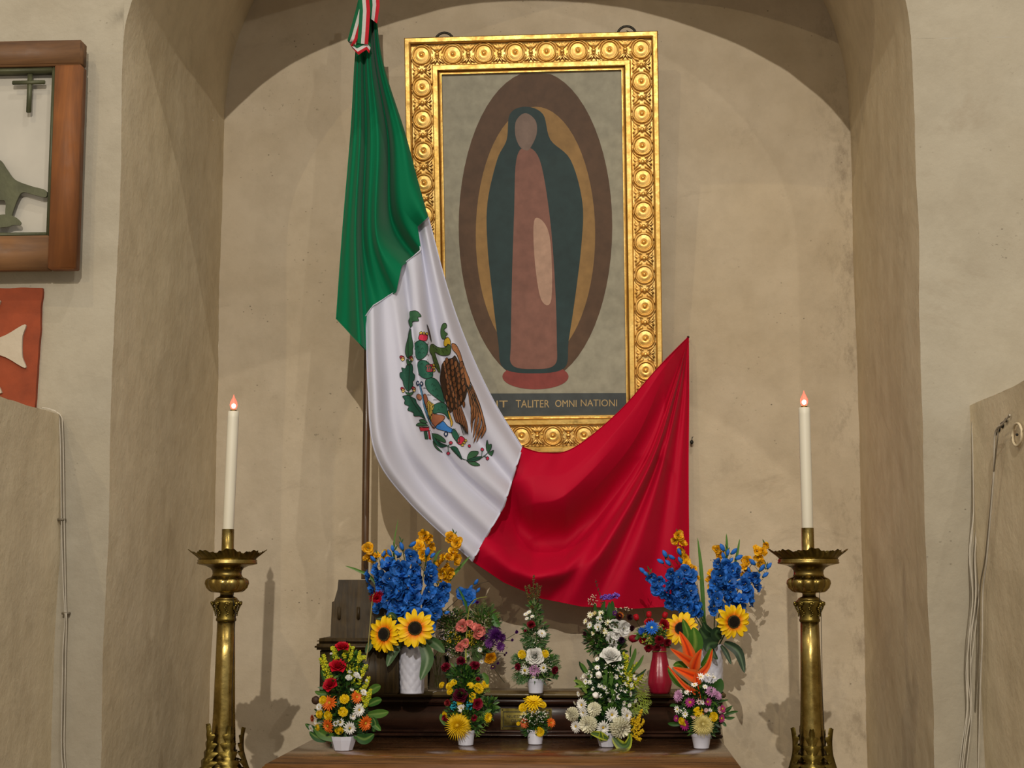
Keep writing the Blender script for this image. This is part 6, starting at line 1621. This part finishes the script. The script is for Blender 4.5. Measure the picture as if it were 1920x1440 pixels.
many(K, YK - 0.02, [('spider', PUR, 930, 1192, 19, PUR), ('mum', lin(120, 60, 140), 917, 1206, 11, PUR), ('mum', lin(110, 50, 130), 938, 1212, 12, PUR), ('mum', lin(80, 26, 96), 942, 1196, 10, PUR), ('rose', lin(244, 176, 20), 919, 1233, 12), ('carnation', PUR, 895, 1118 + 12, 5), ('aster', lin(90, 40, 90), 924, 1250, 7), ('carnation', PUR, 933, 1243, 4), ('carnation', PUR, 949, 1224, 3), ('carnation', PUR, 960, 1200, 4), ('carnation', PUR, 968, 1185, 5), ('carnation', lin(70, 20, 60), 946, 1228, 3), ('carnation', PUR, 816, 1233, 4), ('carnation', lin(50, 30, 60), 836, 1220, 5), ('aster', W_, 900, 1218, 6), ('aster', W_, 876, 1228, 6), ('aster', W_, 903, 1240, 6), ('aster', W_, 866, 1222, 4), ('carnation', lin(90, 30, 70), 905, 1196, 7), ('carnation', lin(90, 30, 70), 906, 1178, 5)], 900, 1190)
fern(K, [[(900, 1180), (915, 1150), (924, 1128)], [(905, 1180), (922, 1158), (936, 1148)], [(898, 1170), (906, 1140), (908, 1124)], [(860, 1180), (846, 1158), (840, 1140)], [(862, 1178), (858, 1150), (856, 1136)], [(850, 1190), (836, 1170), (832, 1156)], [(890, 1170), (892, 1140), (898, 1130)]], YK + 0.01, lin(96, 116, 56), 9, dens=18)
for pts, w in (([(922, 1150), (930, 1168), (938, 1174)], 13), ([(916, 1150), (922, 1140), (927, 1132)], 6), ([(876, 1150), (872, 1128), (858, 1100)], 5), ([(896, 1245), (897, 1220), (898, 1200)], 11), ([(892, 1250), (888, 1226), (886, 1210)], 7)): bigleaf(K, pts, w, YK, YK - 0.01, random.choice((lin(60, 110, 40), lin(70, 90, 50))))
mb = MB()
for a, b_ in (((938, 1195), (948, 1186)), ((938, 1205), (968, 1187)), ((925, 1252), (946, 1280)), ((932, 1225), (949, 1226)), ((944, 1200), (962, 1202)), ((830, 1205), (816, 1230))): mb.tube([at(*a, YK - .02), at(*b_, YK - .02)], 0.0009, 4, col=G4)
part('thin_twigs', mb, M_LEAF, K, kind='stuff')
# fallen blue gladiolus lying across, behind the pink one
bx = thing('gladiolus', at(835, 1145, YK + 0.03), 'small single blue gladiolus sprig reaching right towards the white cloth', 'flower')
mb = MB(); mb.tube([at(x, y, YK + 0.03) for x, y in ((820, 1152), (836, 1144), (858, 1124), (874, 1112), (888, 1102), (900, 1094), (916, 1090))], 0.0016, 5, col=lin(50, 48, 40), r1=0.0008); part('stem', mb, M_LEAF, bx)
for (x, y, r) in ((866, 1112, 12), (880, 1118, 15), (876, 1126, 11)): bloom(bx, 'floret', BLUE, x, y, YK + 0.01, r, (-.3 + (x - 866) * .04, -1, .2), BL2)
for (x, y, r) in ((890, 1090, 10), (880, 1100, 9), (894, 1105, 9)):
    s = r * YK / F; ob('bud', fm('bud', BLUE), bx, Matrix.Translation(at(x, y + 5, YK + .02)) @ frame_from((0.5, -0.1, 0.7), 0, up=Vector((0, 1, 0))) @ Matrix.Diagonal((s * .8, s * .8, s * .8, 1)))
# fallen petals on the shelf
p = onz(812, 1300, GZ)
mb = MB(); petal(mb, 0.3, 0.016, 0.009, 0, 0.4, 0.1, 0, 0.2, W_, W_, 3); me = mb.mesh('petal', M_PETAL)
ob('fallen_petal', me, None, Matrix.Translation(p + Vector((0, 0, 0.0015))), label='single pale fallen petal lying on the raised shelf', cat='petal')
